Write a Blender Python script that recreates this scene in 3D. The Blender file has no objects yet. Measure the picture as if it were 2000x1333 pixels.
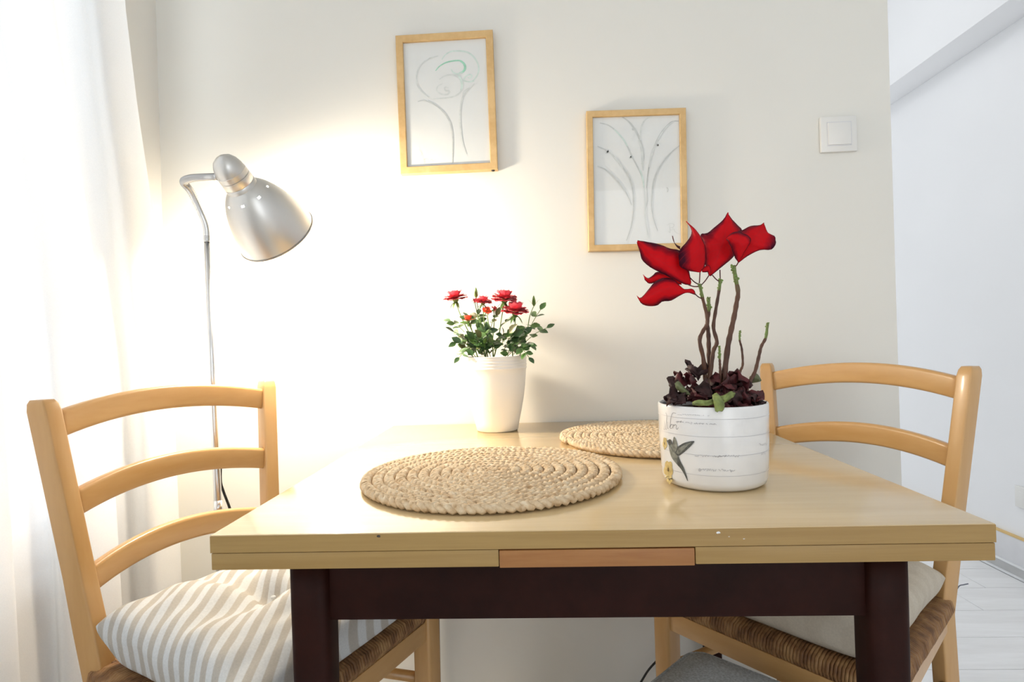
import bpy, bmesh, math, random
from mathutils import Vector, Matrix, noise
R_ = math.radians
PI = math.pi
SC = bpy.context.scene
C = SC.collection

# ------------------------------------------------------------------ camera
CF, YAW, PITCH, ROLL = 1121.993, 0.046184, -0.0014956, -0.0306525
CAM = Vector((-0.048856, 0.0, 0.963966))
_f = Vector((-math.sin(YAW)*math.cos(PITCH), math.cos(YAW)*math.cos(PITCH), math.sin(PITCH)))
_r0 = Vector((math.cos(YAW), math.sin(YAW), 0)); _u0 = _r0.cross(_f)
_r = _r0*math.cos(ROLL) + _u0*math.sin(ROLL)
_u = -_r0*math.sin(ROLL) + _u0*math.cos(ROLL)
cd = bpy.data.cameras.new('camera'); cam = bpy.data.objects.new('camera', cd); C.objects.link(cam)
cd.sensor_fit = 'HORIZONTAL'; cd.sensor_width = 36.0; cd.lens = CF*36.0/2000.0; cd.clip_start = 0.02
m = Matrix.Identity(4)
for i in range(3):
    m[i][0] = _r[i]; m[i][1] = _u[i]; m[i][2] = -_f[i]; m[i][3] = CAM[i]
cam.matrix_world = m
SC.camera = cam

# ------------------------------------------------------------------ light and exposure
vs = SC.view_settings
vs.view_transform = 'Standard'; vs.look = 'None'; vs.gamma = 1.0; vs.use_curve_mapping = False
vs.exposure = 0.06
SKY = 2.7                                        # overcast sky, the same in every direction
w = bpy.data.worlds.new('overcast_sky'); SC.world = w; w.use_nodes = True
bg = w.node_tree.nodes['Background']; bg.inputs['Color'].default_value = (0.93, 0.97, 1.0, 1); bg.inputs['Strength'].default_value = SKY

def area(name, loc, rot, sx, sy, energy=0.0, col=(1, 1, 1), portal=False):
    l = bpy.data.lights.new(name, 'AREA'); l.shape = 'RECTANGLE'; l.size = sx; l.size_y = sy
    l.energy = energy; l.color = col
    o = bpy.data.objects.new(name, l); C.objects.link(o); o.location = loc; o.rotation_euler = rot
    if portal: l.cycles.is_portal = True
    return o
# openings of the room (long window on the left, unseen added windows at the rear and in the hall): portals for the sky
area('portal_left', (-1.118, -0.335, 1.48), (0, R_(-90), 0), 1.84, 3.13, portal=True)
area('portal_rear', (1.085, -2.505, 1.185), (R_(90), 0, 0), 1.27, 2.33, portal=True)
area('portal_hall', (0.65, 4.965, 1.30), (R_(-90), 0, 0), 1.9, 2.2, portal=True)
cy_ = SC.cycles
cy_.max_bounces = 5; cy_.diffuse_bounces = 4; cy_.glossy_bounces = 2; cy_.transmission_bounces = 4; cy_.transparent_max_bounces = 10
cy_.caustics_reflective = False; cy_.caustics_refractive = False
cy_.use_adaptive_sampling = True; cy_.adaptive_threshold = 0.05; cy_.sample_clamp_indirect = 6.0

# ------------------------------------------------------------------ pixel helpers (a pixel of the photograph at a real depth)
def ray(x, y): return _f + _r*((x-1000.0)/CF) - _u*((y-666.5)/CF)
def at(x, y, Y):
    d = ray(x, y); return CAM + d*((Y-CAM.y)/d.y)
def atZ(x, y, Z):
    d = ray(x, y); return CAM + d*((Z-CAM.z)/d.z)
def atX(x, y, X):
    d = ray(x, y); return CAM + d*((X-CAM.x)/d.x)

# ------------------------------------------------------------------ materials
MATS = {}
def nmat(name):
    mt = bpy.data.materials.new(name); mt.use_nodes = True
    nt = mt.node_tree; b = nt.nodes['Principled BSDF']; MATS[name] = mt
    return mt, nt, b
def N(nt, t, **kw):
    n = nt.nodes.new(t)
    for k, v in kw.items():
        if k in n.inputs: n.inputs[k].default_value = v
        else: setattr(n, k, v)
    return n
def ramp(nt, stops, fac=None):
    n = nt.nodes.new('ShaderNodeValToRGB'); e = n.color_ramp.elements
    while len(e) < len(stops): e.new(0.5)
    for el, (p, c) in zip(e, stops):
        el.position = p; el.color = (*c, 1)
    if fac is not None: nt.links.new(fac, n.inputs[0])
    return n
def coords(nt, scale=(1, 1, 1), kind='Object', rot=(0, 0, 0)):
    tc = nt.nodes.new('ShaderNodeTexCoord'); mp = nt.nodes.new('ShaderNodeMapping')
    mp.inputs['Scale'].default_value = scale; mp.inputs['Rotation'].default_value = rot
    nt.links.new(tc.outputs[kind], mp.inputs[0]); return mp.outputs[0]
def bump(nt, b, h, strength=0.2, dist=0.002):
    n = N(nt, 'ShaderNodeBump'); n.inputs['Strength'].default_value = strength; n.inputs['Distance'].default_value = dist
    nt.links.new(h, n.inputs['Height']); nt.links.new(n.outputs[0], b.inputs['Normal'])

def plain(name, col, rough=0.5, metal=0.0, var=0.06, scale=20, spec=0.5, bmp=0.0, bscale=60, coat=0.0):
    mt, nt, b = nmat(name)
    v = coords(nt)
    n = N(nt, 'ShaderNodeTexNoise', Scale=scale, Detail=(3.0 if var > 0.05 else 1.0)); nt.links.new(v, n.inputs['Vector'])
    lo = tuple(c*(1-var) for c in col); hi = tuple(min(1, c*(1+var)) for c in col)
    r = ramp(nt, [(0.3, lo), (0.7, hi)], n.outputs['Fac'])
    nt.links.new(r.outputs[0], b.inputs['Base Color'])
    b.inputs['Roughness'].default_value = rough; b.inputs['Metallic'].default_value = metal
    b.inputs['Specular IOR Level'].default_value = spec; b.inputs['Coat Weight'].default_value = coat
    if bmp:
        n2 = N(nt, 'ShaderNodeTexNoise', Scale=bscale, Detail=4.0); nt.links.new(v, n2.inputs['Vector'])
        bump(nt, b, n2.outputs['Fac'], bmp)
    return mt
def wood(name, c1, c2, rough=0.35, scale=(6, 6, 60), kind='Object', spec=0.5, coat=0.0, amt=1.0):
    mt, nt, b = nmat(name)
    v = coords(nt, scale, kind)
    n = N(nt, 'ShaderNodeTexNoise', Scale=1.0, Detail=5.0, Roughness=0.6); nt.links.new(v, n.inputs['Vector'])
    n2 = N(nt, 'ShaderNodeTexNoise', Scale=4.0, Detail=3.0, Roughness=0.7); nt.links.new(v, n2.inputs['Vector'])
    mx = N(nt, 'ShaderNodeMath', operation='MULTIPLY_ADD'); nt.links.new(n2.outputs['Fac'], mx.inputs[0]); mx.inputs[1].default_value = 0.35
    nt.links.new(n.outputs['Fac'], mx.inputs[2])
    r = ramp(nt, [(0.5, c1), (0.85, c2)], mx.outputs[0])
    nt.links.new(r.outputs[0], b.inputs['Base Color'])
    b.inputs['Roughness'].default_value = rough; b.inputs['Specular IOR Level'].default_value = spec
    b.inputs['Coat Weight'].default_value = coat; b.inputs['Coat Roughness'].default_value = 0.12
    bump(nt, b, mx.outputs[0], 0.05, 0.001)
    return mt

plain('wall_paint', (0.80, 0.785, 0.735), 0.85, var=0.012, scale=3, spec=0.2)
plain('hall_paint', (0.89, 0.893, 0.905), 0.8, var=0.01, scale=3, spec=0.2)
plain('ceiling_paint', (0.86, 0.86, 0.85), 0.9, var=0.01, scale=3, spec=0.1)
plain('white_plastic', (0.83, 0.82, 0.79), 0.35, var=0.01)
plain('switch_plastic', (0.80, 0.79, 0.76), 0.3, var=0.01)
plain('frame_white', (0.85, 0.86, 0.87), 0.4, var=0.01)
plain('skirting_grey', (0.50, 0.50, 0.50), 0.5, var=0.04)
plain('skirting_white', (0.72, 0.72, 0.74), 0.5, var=0.02)
plain('yellow_trim', (0.72, 0.50, 0.20), 0.5, var=0.05)
wood('beech', (0.52, 0.285, 0.095), (0.60, 0.355, 0.145), 0.33, (9, 9, 1.2), coat=0.25)
wood('beech_rail', (0.52, 0.285, 0.095), (0.60, 0.355, 0.145), 0.33, (9, 1.5, 9), coat=0.25)
wood('laminate', (0.625, 0.455, 0.235), (0.68, 0.51, 0.285), 0.17, (1.2, 14, 14), spec=0.5, coat=0.35)
wood('laminate_edge', (0.325, 0.195, 0.06), (0.385, 0.245, 0.082), 0.4, (2, 30, 60))
wood('orange_wood', (0.31, 0.125, 0.033), (0.37, 0.165, 0.048), 0.45, (5, 30, 60))
wood('dark_wood', (0.015, 0.0038, 0.0025), (0.028, 0.0068, 0.0042), 0.5, (5, 5, 5), spec=0.12)
wood('floor_plank', (0.80, 0.795, 0.795), (0.89, 0.89, 0.895), 0.35, (1.4, 12, 12), kind='Object')
wood('picture_oak', (0.60, 0.385, 0.16), (0.70, 0.48, 0.225), 0.45, (14, 14, 14))
plain('joint_dark', (0.28, 0.27, 0.26), 0.7)
plain('brushed_steel', (0.62, 0.61, 0.59), 0.33, 0.95, var=0.03, scale=8)
plain('chrome', (0.72, 0.72, 0.72), 0.22, 1.0, var=0.02)
plain('dark_rim', (0.30, 0.29, 0.28), 0.35, 0.9, var=0.02)
plain('shade_inside', (0.85, 0.84, 0.80), 0.5, var=0.01)
plain('black_rubber', (0.012, 0.012, 0.012), 0.5)
plain('pot_white', (0.84, 0.83, 0.80), 0.28, var=0.01, coat=0.2)
plain('pot_ceramic', (0.80, 0.80, 0.80), 0.22, var=0.03, scale=35, coat=0.4)
plain('pot_lines', (0.36, 0.36, 0.40), 0.4)
plain('ink_grey', (0.30, 0.30, 0.32), 0.5)
plain('ink_pale', (0.52, 0.52, 0.54), 0.5)
plain('bird_dark', (0.085, 0.09, 0.085), 0.4, var=0.5, scale=160)
plain('bird_mid', (0.20, 0.205, 0.175), 0.4, var=0.45, scale=180)
plain('flower_print', (0.58, 0.45, 0.19), 0.4, var=0.2, scale=160)
plain('flower_print_core', (0.20, 0.13, 0.05), 0.4, var=0.2)
plain('soil', (0.03, 0.02, 0.015), 0.95, var=0.5, scale=150, bmp=0.6)
plain('drawing_paper', (0.80, 0.815, 0.80), 0.7, var=0.01)
plain('stroke_grey', (0.60, 0.625, 0.61), 0.7, var=0.1, scale=90)
plain('stroke_pale', (0.70, 0.73, 0.71), 0.7, var=0.08, scale=90)
plain('stroke_green', (0.36, 0.70, 0.52), 0.7, var=0.15, scale=90)
plain('stroke_mint', (0.66, 0.775, 0.72), 0.7, var=0.08, scale=90)
plain('stroke_dark', (0.50, 0.52, 0.51), 0.7, var=0.1, scale=90)
plain('pouf_grey', (0.50, 0.53, 0.55), 0.95, var=0.25, scale=300, spec=0.1, bmp=0.5, bscale=500)
plain('paint_white', (0.85, 0.85, 0.85), 0.5)
plain('paint_pale', (0.60, 0.52, 0.42), 0.5)
plain('chip_dark', (0.06, 0.045, 0.03), 0.7)
plain('leaf_green', (0.10, 0.21, 0.05), 0.42, var=0.5, scale=40)
plain('leaf_dark', (0.05, 0.115, 0.034), 0.4, var=0.45, scale=40)
plain('leaf_bronze', (0.13, 0.13, 0.05), 0.42, var=0.4, scale=40)
plain('stem_green', (0.14, 0.24, 0.06), 0.5, var=0.3, scale=60)
plain('bud_green', (0.17, 0.27, 0.06), 0.5, var=0.25, scale=120)
plain('curled_green', (0.20, 0.25, 0.07), 0.55, var=0.4, scale=90)
plain('grey_green', (0.12, 0.135, 0.06), 0.6, var=0.4, scale=80)
plain('rose_red', (0.88, 0.12, 0.155), 0.5, var=0.2, scale=60)
plain('rose_orange', (0.80, 0.13, 0.06), 0.5, var=0.2, scale=60)
plain('dried_red', (0.075, 0.010, 0.012), 0.6, var=0.7, scale=90)
plain('dried_brown', (0.035, 0.010, 0.010), 0.7, var=0.6, scale=90)

# stems: woody brown with pale nodes
mt, nt, b = nmat('woody_stem'); v = coords(nt, (60, 60, 25))
n = N(nt, 'ShaderNodeTexNoise', Scale=1.0, Detail=4.0); nt.links.new(v, n.inputs['Vector'])
r = ramp(nt, [(0.35, (0.055, 0.018, 0.010)), (0.58, (0.105, 0.042, 0.020)), (0.8, (0.13, 0.11, 0.045))], n.outputs['Fac'])
nt.links.new(r.outputs[0], b.inputs['Base Color']); b.inputs['Roughness'].default_value = 0.55; bump(nt, b, n.outputs['Fac'], 0.3)

# bracts: red with purple margins (u along, v across)
mt, nt, b = nmat('bract_red')
uv = N(nt, 'ShaderNodeUVMap'); sp = N(nt, 'ShaderNodeSeparateXYZ'); nt.links.new(uv.outputs[0], sp.inputs[0])
a1 = N(nt, 'ShaderNodeMath', operation='SUBTRACT'); nt.links.new(sp.outputs[1], a1.inputs[0]); a1.inputs[1].default_value = 0.5
a2 = N(nt, 'ShaderNodeMath', operation='ABSOLUTE'); nt.links.new(a1.outputs[0], a2.inputs[0])
n = N(nt, 'ShaderNodeTexNoise', Scale=38.0, Detail=4.0); nt.links.new(coords(nt), n.inputs['Vector'])
a3 = N(nt, 'ShaderNodeMath', operation='MULTIPLY_ADD'); nt.links.new(n.outputs['Fac'], a3.inputs[0]); a3.inputs[1].default_value = 0.42; nt.links.new(a2.outputs[0], a3.inputs[2])
r = ramp(nt, [(0.0, (0.74, 0.010, 0.018)), (0.46, (0.70, 0.006, 0.014)), (0.57, (0.36, 0.005, 0.018)), (0.69, (0.075, 0.006, 0.024))], a3.outputs[0])
# fine veins running out from the midrib
m1 = N(nt, 'ShaderNodeMath', operation='MULTIPLY_ADD'); nt.links.new(a2.outputs[0], m1.inputs[0]); m1.inputs[1].default_value = -0.7; nt.links.new(sp.outputs[0], m1.inputs[2])
m2 = N(nt, 'ShaderNodeMath', operation='MULTIPLY'); nt.links.new(m1.outputs[0], m2.inputs[0]); m2.inputs[1].default_value = 60.0
m3 = N(nt, 'ShaderNodeMath', operation='SINE'); nt.links.new(m2.outputs[0], m3.inputs[0])
m4 = N(nt, 'ShaderNodeMath', operation='GREATER_THAN'); nt.links.new(m3.outputs[0], m4.inputs[0]); m4.inputs[1].default_value = 0.93
m5 = N(nt, 'ShaderNodeMath', operation='LESS_THAN'); nt.links.new(a2.outputs[0], m5.inputs[0]); m5.inputs[1].default_value = 0.018
m6 = N(nt, 'ShaderNodeMath', operation='MAXIMUM'); nt.links.new(m4.outputs[0], m6.inputs[0]); nt.links.new(m5.outputs[0], m6.inputs[1])
m7 = N(nt, 'ShaderNodeMath', operation='MULTIPLY'); nt.links.new(m6.outputs[0], m7.inputs[0]); m7.inputs[1].default_value = 0.3
mx = N(nt, 'ShaderNodeMix', data_type='RGBA'); nt.links.new(m7.outputs[0], mx.inputs[0]); nt.links.new(r.outputs[0], mx.inputs[6]); mx.inputs[7].default_value = (0.55, 0.02, 0.03, 1)
nt.links.new(mx.outputs[2], b.inputs['Base Color']); b.inputs['Roughness'].default_value = 0.6; b.inputs['Specular IOR Level'].default_value = 0.15
tr = N(nt, 'ShaderNodeBsdfTranslucent'); nt.links.new(mx.outputs[2], tr.inputs[0])
ms = N(nt, 'ShaderNodeMixShader'); ms.inputs[0].default_value = 0.35
nt.links.new(b.outputs[0], ms.inputs[1]); nt.links.new(tr.outputs[0], ms.inputs[2]); nt.links.new(ms.outputs[0], nt.nodes['Material Output'].inputs[0])

# jute
mt, nt, b = nmat('jute'); v = coords(nt)
n = N(nt, 'ShaderNodeTexNoise', Scale=110.0, Detail=4.0); nt.links.new(v, n.inputs['Vector'])
r = ramp(nt, [(0.25, (0.42, 0.27, 0.14)), (0.42, (0.66, 0.49, 0.31)), (0.6, (0.76, 0.61, 0.42)), (0.78, (0.84, 0.75, 0.59))], n.outputs['Fac'])
nt.links.new(r.outputs[0], b.inputs['Base Color']); b.inputs['Roughness'].default_value = 0.85; b.inputs['Specular IOR Level'].default_value = 0.2
n2 = N(nt, 'ShaderNodeTexNoise', Scale=700.0, Detail=2.0); nt.links.new(v, n2.inputs['Vector']); bump(nt, b, n2.outputs['Fac'], 0.6, 0.001)

# rush strands
mt, nt, b = nmat('rush'); v = coords(nt)
n = N(nt, 'ShaderNodeTexNoise', Scale=45.0, Detail=4.0); nt.links.new(v, n.inputs['Vector'])
r = ramp(nt, [(0.3, (0.12, 0.05, 0.016)), (0.5, (0.245, 0.118, 0.042)), (0.7, (0.39, 0.22, 0.088))], n.outputs['Fac'])
nt.links.new(r.outputs[0], b.inputs['Base Color']); b.inputs['Roughness'].default_value = 0.6; bump(nt, b, n.outputs['Fac'], 0.3)

# striped linen: stripes follow the cloth (uv)
def linen(name, c_beige, c_white, period, contrast):
    mt, nt, b = nmat(name)
    uv = N(nt, 'ShaderNodeUVMap'); sp = N(nt, 'ShaderNodeSeparateXYZ'); nt.links.new(uv.outputs[0], sp.inputs[0])
    m1 = N(nt, 'ShaderNodeMath', operation='MULTIPLY'); nt.links.new(sp.outputs[0], m1.inputs[0]); m1.inputs[1].default_value = 2*PI/period
    m2 = N(nt, 'ShaderNodeMath', operation='SINE'); nt.links.new(m1.outputs[0], m2.inputs[0])
    m3 = N(nt, 'ShaderNodeMath', operation='MULTIPLY_ADD'); nt.links.new(m2.outputs[0], m3.inputs[0]); m3.inputs[1].default_value = 0.5; m3.inputs[2].default_value = 0.5
    mid = tuple(a*(1-contrast)+bb*contrast for a, bb in zip(c_beige, c_white))
    r = ramp(nt, [(0.38, c_beige), (0.62, mid)], m3.outputs[0])
    n = N(nt, 'ShaderNodeTexNoise', Scale=350.0, Detail=3.0); nt.links.new(coords(nt), n.inputs['Vector'])
    mx = N(nt, 'ShaderNodeMix', data_type='RGBA', blend_type='MULTIPLY'); mx.inputs[0].default_value = 0.35
    nt.links.new(r.outputs[0], mx.inputs[6]); r2 = ramp(nt, [(0.3, (0.7, 0.7, 0.7)), (0.7, (1, 1, 1))], n.outputs['Fac']); nt.links.new(r2.outputs[0], mx.inputs[7])
    nt.links.new(mx.outputs[2], b.inputs['Base Color']); b.inputs['Roughness'].default_value = 0.9; b.inputs['Specular IOR Level'].default_value = 0.1
    n3 = N(nt, 'ShaderNodeTexNoise', Scale=900.0); nt.links.new(coords(nt), n3.inputs['Vector']); bump(nt, b, n3.outputs['Fac'], 0.25, 0.001)
linen('linen_striped', (0.50, 0.465, 0.415), (0.68, 0.69, 0.69), 0.0205, 1.0)
linen('linen_beige', (0.56, 0.50, 0.41), (0.66, 0.61, 0.52), 0.030, 0.28)

# sheer curtain
mt, nt, b = nmat('sheer_curtain')
for nd in list(nt.nodes):
    if nd.type != 'OUTPUT_MATERIAL': nt.nodes.remove(nd)
out = nt.nodes['Material Output']
n = N(nt, 'ShaderNodeTexNoise', Scale=600.0); nt.links.new(coords(nt), n.inputs['Vector'])
cr = ramp(nt, [(0.2, (0.86, 0.87, 0.88)), (0.8, (0.93, 0.935, 0.94))], n.outputs['Fac'])
df = N(nt, 'ShaderNodeBsdfDiffuse'); tl = N(nt, 'ShaderNodeBsdfTranslucent'); tp = N(nt, 'ShaderNodeBsdfTransparent')
nt.links.new(cr.outputs[0], df.inputs[0]); nt.links.new(cr.outputs[0], tl.inputs[0])
s1 = N(nt, 'ShaderNodeMixShader'); s1.inputs[0].default_value = 0.28; nt.links.new(df.outputs[0], s1.inputs[1]); nt.links.new(tl.outputs[0], s1.inputs[2])
s2 = N(nt, 'ShaderNodeMixShader'); s2.inputs[0].default_value = 0.05; nt.links.new(s1.outputs[0], s2.inputs[1]); nt.links.new(tp.outputs[0], s2.inputs[2])
nt.links.new(s2.outputs[0], out.inputs[0])

def thin_glass(name, refl=1.0):
    mt, nt, b = nmat(name); nt.nodes.remove(b); out = nt.nodes['Material Output']
    g = N(nt, 'ShaderNodeBsdfGlossy'); g.inputs['Roughness'].default_value = 0.03
    t = N(nt, 'ShaderNodeBsdfTransparent'); t.inputs[0].default_value = (1, 1, 1, 1)
    lw = N(nt, 'ShaderNodeLayerWeight'); lw.inputs[0].default_value = 0.5          # same from both sides: a thin pane
    pw = N(nt, 'ShaderNodeMath', operation='POWER'); nt.links.new(lw.outputs['Facing'], pw.inputs[0]); pw.inputs[1].default_value = 5.0
    fr = N(nt, 'ShaderNodeMath', operation='MULTIPLY_ADD'); nt.links.new(pw.outputs[0], fr.inputs[0]); fr.inputs[1].default_value = 0.95; fr.inputs[2].default_value = 0.045
    s = N(nt, 'ShaderNodeMixShader'); nt.links.new(fr.outputs[0], s.inputs[0]); nt.links.new(t.outputs[0], s.inputs[1]); nt.links.new(g.outputs[0], s.inputs[2])
    nt.links.new(s.outputs[0], out.inputs[0])
thin_glass('thin_glass')
mt, nt, b = nmat('fill_lamp_diffuser'); b.inputs['Emission Color'].default_value = (1, 1, 1, 1); b.inputs['Emission Strength'].default_value = 3.0  # glow of the added hall lamp
mt, nt, b = nmat('bulb_glow'); b.inputs['Emission Color'].default_value = (1, 0.80, 0.55, 1); b.inputs['Emission Strength'].default_value = 30.0

# ------------------------------------------------------------------ mesh helpers
def tag(o, label=None, cat=None, group=None, kind=None):
    if label: o['label'] = label
    if cat: o['category'] = cat
    if group: o['group'] = group
    if kind: o['kind'] = kind
    return o
def empty(name, loc=(0, 0, 0), rz=0):
    o = bpy.data.objects.new(name, None); C.objects.link(o); o.location = loc; o.rotation_euler = (0, 0, rz)
    o.empty_display_size = 0.05
    return o
def mobj(name, vf, mat, parent=None, smooth=True, uv=None, org=None, sharp=None):
    """vf = (verts, faces); org: world origin subtracted when the parent sits there."""
    vs_, fs = vf
    if org is not None: vs_ = [Vector(v)-Vector(org) for v in vs_]
    me = bpy.data.meshes.new(name); me.from_pydata([tuple(v) for v in vs_], [], fs); me.update()
    if smooth: me.polygons.foreach_set('use_smooth', [True]*len(me.polygons))
    if uv is not None:
        ul = me.uv_layers.new(name='UVMap')
        for lp in me.loops: ul.data[lp.index].uv = uv[lp.vertex_index]
    if mat: me.materials.append(MATS[mat])
    o = bpy.data.objects.new(name, me); C.objects.link(o)
    if parent: o.parent = parent
    return o
def fix(o):
    bm = bmesh.new(); bm.from_mesh(o.data); bmesh.ops.recalc_face_normals(bm, faces=bm.faces); bm.to_mesh(o.data); bm.free(); return o
def box(name, lo, hi, mat, parent=None, bev=0.0, seg=2, org=None):
    bm = bmesh.new(); bmesh.ops.create_cube(bm, size=1)
    c = (Vector(lo)+Vector(hi))/2; s = Vector(hi)-Vector(lo)
    for v in bm.verts: v.co = Vector((v.co.x*s.x, v.co.y*s.y, v.co.z*s.z)) + c - (Vector(org) if org is not None else Vector())
    if bev:
        bmesh.ops.bevel(bm, geom=list(bm.edges), offset=bev, segments=seg, affect='EDGES', profile=0.6)
    me = bpy.data.meshes.new(name); bm.to_mesh(me); bm.free()
    if bev: me.polygons.foreach_set('use_smooth', [True]*len(me.polygons)); me.set_sharp_from_angle(angle=R_(40))
    me.materials.append(MATS[mat]); o = bpy.data.objects.new(name, me); C.objects.link(o)
    if parent: o.parent = parent
    return o
def frames(path):
    P = [Vector(p) for p in path]; T = []
    for i in range(len(P)):
        t = P[min(i+1, len(P)-1)]-P[max(i-1, 0)]; T.append(t.normalized())
    up = Vector((0, 0, 1)) if abs(T[0].z) < 0.9 else Vector((0, 1, 0))
    nrm = (up-T[0]*up.dot(T[0])).normalized(); out = []
    for i, t in enumerate(T):
        nrm = (nrm-t*nrm.dot(t)).normalized(); out.append((P[i], t, nrm, t.cross(nrm)))
    return out
def tube(path, rad, seg=8, cap=True, squash=1.0):
    F = frames(path); V = []; Fa = []
    for i, (p, t, a, bb) in enumerate(F):
        r = rad[i] if isinstance(rad, (list, tuple)) else rad
        for k in range(seg):
            an = 2*PI*k/seg; V.append(p + a*(math.cos(an)*r*squash) + bb*(math.sin(an)*r))
    n = len(F)
    for i in range(n-1):
        for k in range(seg):
            k2 = (k+1) % seg; Fa.append((i*seg+k, i*seg+k2, (i+1)*seg+k2, (i+1)*seg+k))
    if cap: Fa.append(tuple(range(seg))[::-1]); Fa.append(tuple((n-1)*seg+k for k in range(seg)))
    return V, Fa
def join(*parts):
    V = []; F = []
    for v, f in parts:
        o = len(V); V += list(v); F += [tuple(i+o for i in q) for q in f]
    return V, F
def lathe(prof, seg=48, c=(0, 0, 0), closed=False):
    V = []; F = []; n = len(prof)
    for k in range(seg):
        a = 2*PI*k/seg
        for r, z in prof: V.append(Vector((c[0]+r*math.cos(a), c[1]+r*math.sin(a), c[2]+z)))
    for k in range(seg):
        k2 = (k+1) % seg
        for i in range(n-1): F.append((k*n+i, k2*n+i, k2*n+i+1, k*n+i+1))
    return V, F
def catmull(pts, n):
    P = [Vector(p) for p in pts]; out = []
    m_ = len(P)-1
    for i in range(n):
        t = i/(n-1)*m_; k = min(int(t), m_-1); u = t-k
        p0 = P[max(k-1, 0)]; p1 = P[k]; p2 = P[k+1]; p3 = P[min(k+2, m_)]
        out.append(0.5*((2*p1)+(p2-p0)*u+(2*p0-5*p1+4*p2-p3)*u*u+(3*p1-p0-3*p2+p3)*u**3))
    return out
def ribbon(pts, wid, nrm, mat, name, parent, org, taper=True):
    """flat printed stroke along pts on a surface with normal nrm(p)."""
    V = []; F = []; n = len(pts)
    for i, p in enumerate(pts):
        t = (pts[min(i+1, n-1)]-pts[max(i-1, 0)]).normalized(); nn = nrm(p) if callable(nrm) else nrm
        s = t.cross(nn).normalized()
        q = i/(n-1); w_ = wid*(0.35+0.65*math.sin(PI*(0.08+0.84*q))) if taper else wid
        V += [p+s*w_/2, p-s*w_/2]
    for i in range(n-1): F.append((2*i, 2*i+1, 2*i+3, 2*i+2))
    return mobj(name, (V, F), mat, parent, False, org=org)
def copy_tree(o, parent=None):
    c = o.copy(); C.objects.link(c); c.parent = parent
    for ch in list(o.children): copy_tree(ch, c)
    return c

# ================================================================== THE ROOM
YW = 1.417; XL = -0.993; XR = 1.7575; ZC = 2.6; XE = 0.8094
def struct(o): o['kind'] = 'structure'; return o
struct(box('wall_back', (XL-0.2, YW, 0), (XE, YW+0.11, ZC), 'wall_paint'))
struct(box('ceiling', (XL-0.2, -2.5, ZC), (XR+0.2, 5.1, ZC+0.1), 'ceiling_paint'))
def wall_with_opening(name, axis, pos, thick, a0, a1, o0, o1, z0, z1, mat):
    """one wall mesh made of slabs round an opening"""
    parts = []
    def slab(b0, b1, c0, c1):
        if b1-b0 < 1e-4 or c1-c0 < 1e-4: return
        lo = (pos, b0, c0) if axis == 'x' else (b0, pos, c0); hi = (pos+thick, b1, c1) if axis == 'x' else (b1, pos+thick, c1)
        x0, y0, zz0 = lo; x1, y1, zz1 = hi
        V = [(x0, y0, zz0), (x1, y0, zz0), (x1, y1, zz0), (x0, y1, zz0), (x0, y0, zz1), (x1, y0, zz1), (x1, y1, zz1), (x0, y1, zz1)]
        parts.append(([Vector(v) for v in V], [(0, 3, 2, 1), (4, 5, 6, 7), (0, 1, 5, 4), (1, 2, 6, 5), (2, 3, 7, 6), (3, 0, 4, 7)]))
    slab(a0, o0, 0, ZC); slab(o1, a1, 0, ZC); slab(o0, o1, 0, z0); slab(o0, o1, z1, ZC)
    return struct(mobj(name, join(*parts), mat, smooth=False))
wall_with_opening('wall_left', 'x', XL-0.12, 0.12, -2.5, YW, -1.90, 1.23, 0.56, 2.40, 'wall_paint')
wall_with_opening('wall_rear', 'y', -2.5, 0.14, XL-0.2, XR+0.2, 0.45, 1.72, 0.02, 2.35, 'wall_paint')
wall_with_opening('wall_hall', 'y', 4.96, 0.14, XL-0.2, XR+0.2, -0.30, 1.60, 0.2, 2.40, 'hall_paint')
struct(box('wall_right', (XR, -2.5, 0), (XR+0.12, 5.1, ZC), 'hall_paint'))
struct(box('wall_hall_left', (XE-1.3, YW+0.11, 0), (XE-1.2, 5.1, ZC), 'hall_paint'))
struct(box('trim_1', (XR-0.145, -2.36, 2.0885), (XR, 4.96, ZC), 'hall_paint', bev=0.002))       # boxed-in soffit along the right wall
# skirting on the right wall
bb = struct(box('baseboard_right', (XR-0.012, -2.36, 0.046), (XR, 4.96, 0.150), 'skirting_white', bev=0.0015))
box('top_strip', (XR-0.014, -2.36, 0.150), (XR, 4.96, 0.157), 'yellow_trim', bb)
box('bead', (XR-0.017, -2.36, 0.040), (XR, 4.96, 0.0475), 'frame_white', bb)
box('base_strip', (XR-0.015, -2.36, 0.0045), (XR, 4.96, 0.040), 'skirting_grey', bb)
box('floor_bead', (XR-0.024, -2.36, 0.0), (XR-0.015, 4.96, 0.0065), 'frame_white', bb)
struct(box('baseboard_back', (XL, YW-0.012, 0.0), (XE, YW, 0.07), 'frame_white', bev=0.002))
# floor of laminate planks, each its own piece
fl = struct(box('floor', (XL-0.2, -2.5, -0.06), (XR+0.2, 5.1, -0.004), 'joint_dark'))
rng = random.Random(5); pl_mesh = {}
PW = 0.1735; y = 1.667-PW*23; row = 0
while y < 4.9:
    x = XL - rng.uniform(0.0, 1.1)
    while x < XR:
        L = 1.28; x0 = max(x, XL+0.001); x1 = min(x+L, XR-0.026)
        if x1-x0 > 0.02 and y > -2.35:
            key = round(x1-x0, 3)
            if key not in pl_mesh:
                o = box('plank', (-(x1-x0)/2+0.0008, -PW/2+0.0008, -0.004), ((x1-x0)/2-0.0008, PW/2-0.0008, 0.0), 'floor_plank', fl, bev=0.0006, seg=1)
                pl_mesh[key] = o.data
            else:
                o = bpy.data.objects.new('plank', pl_mesh[key]); C.objects.link(o); o.parent = fl
            o.location = ((x0+x1)/2, y+PW/2, 0)
        x += L
    y += PW; row += 1

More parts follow.
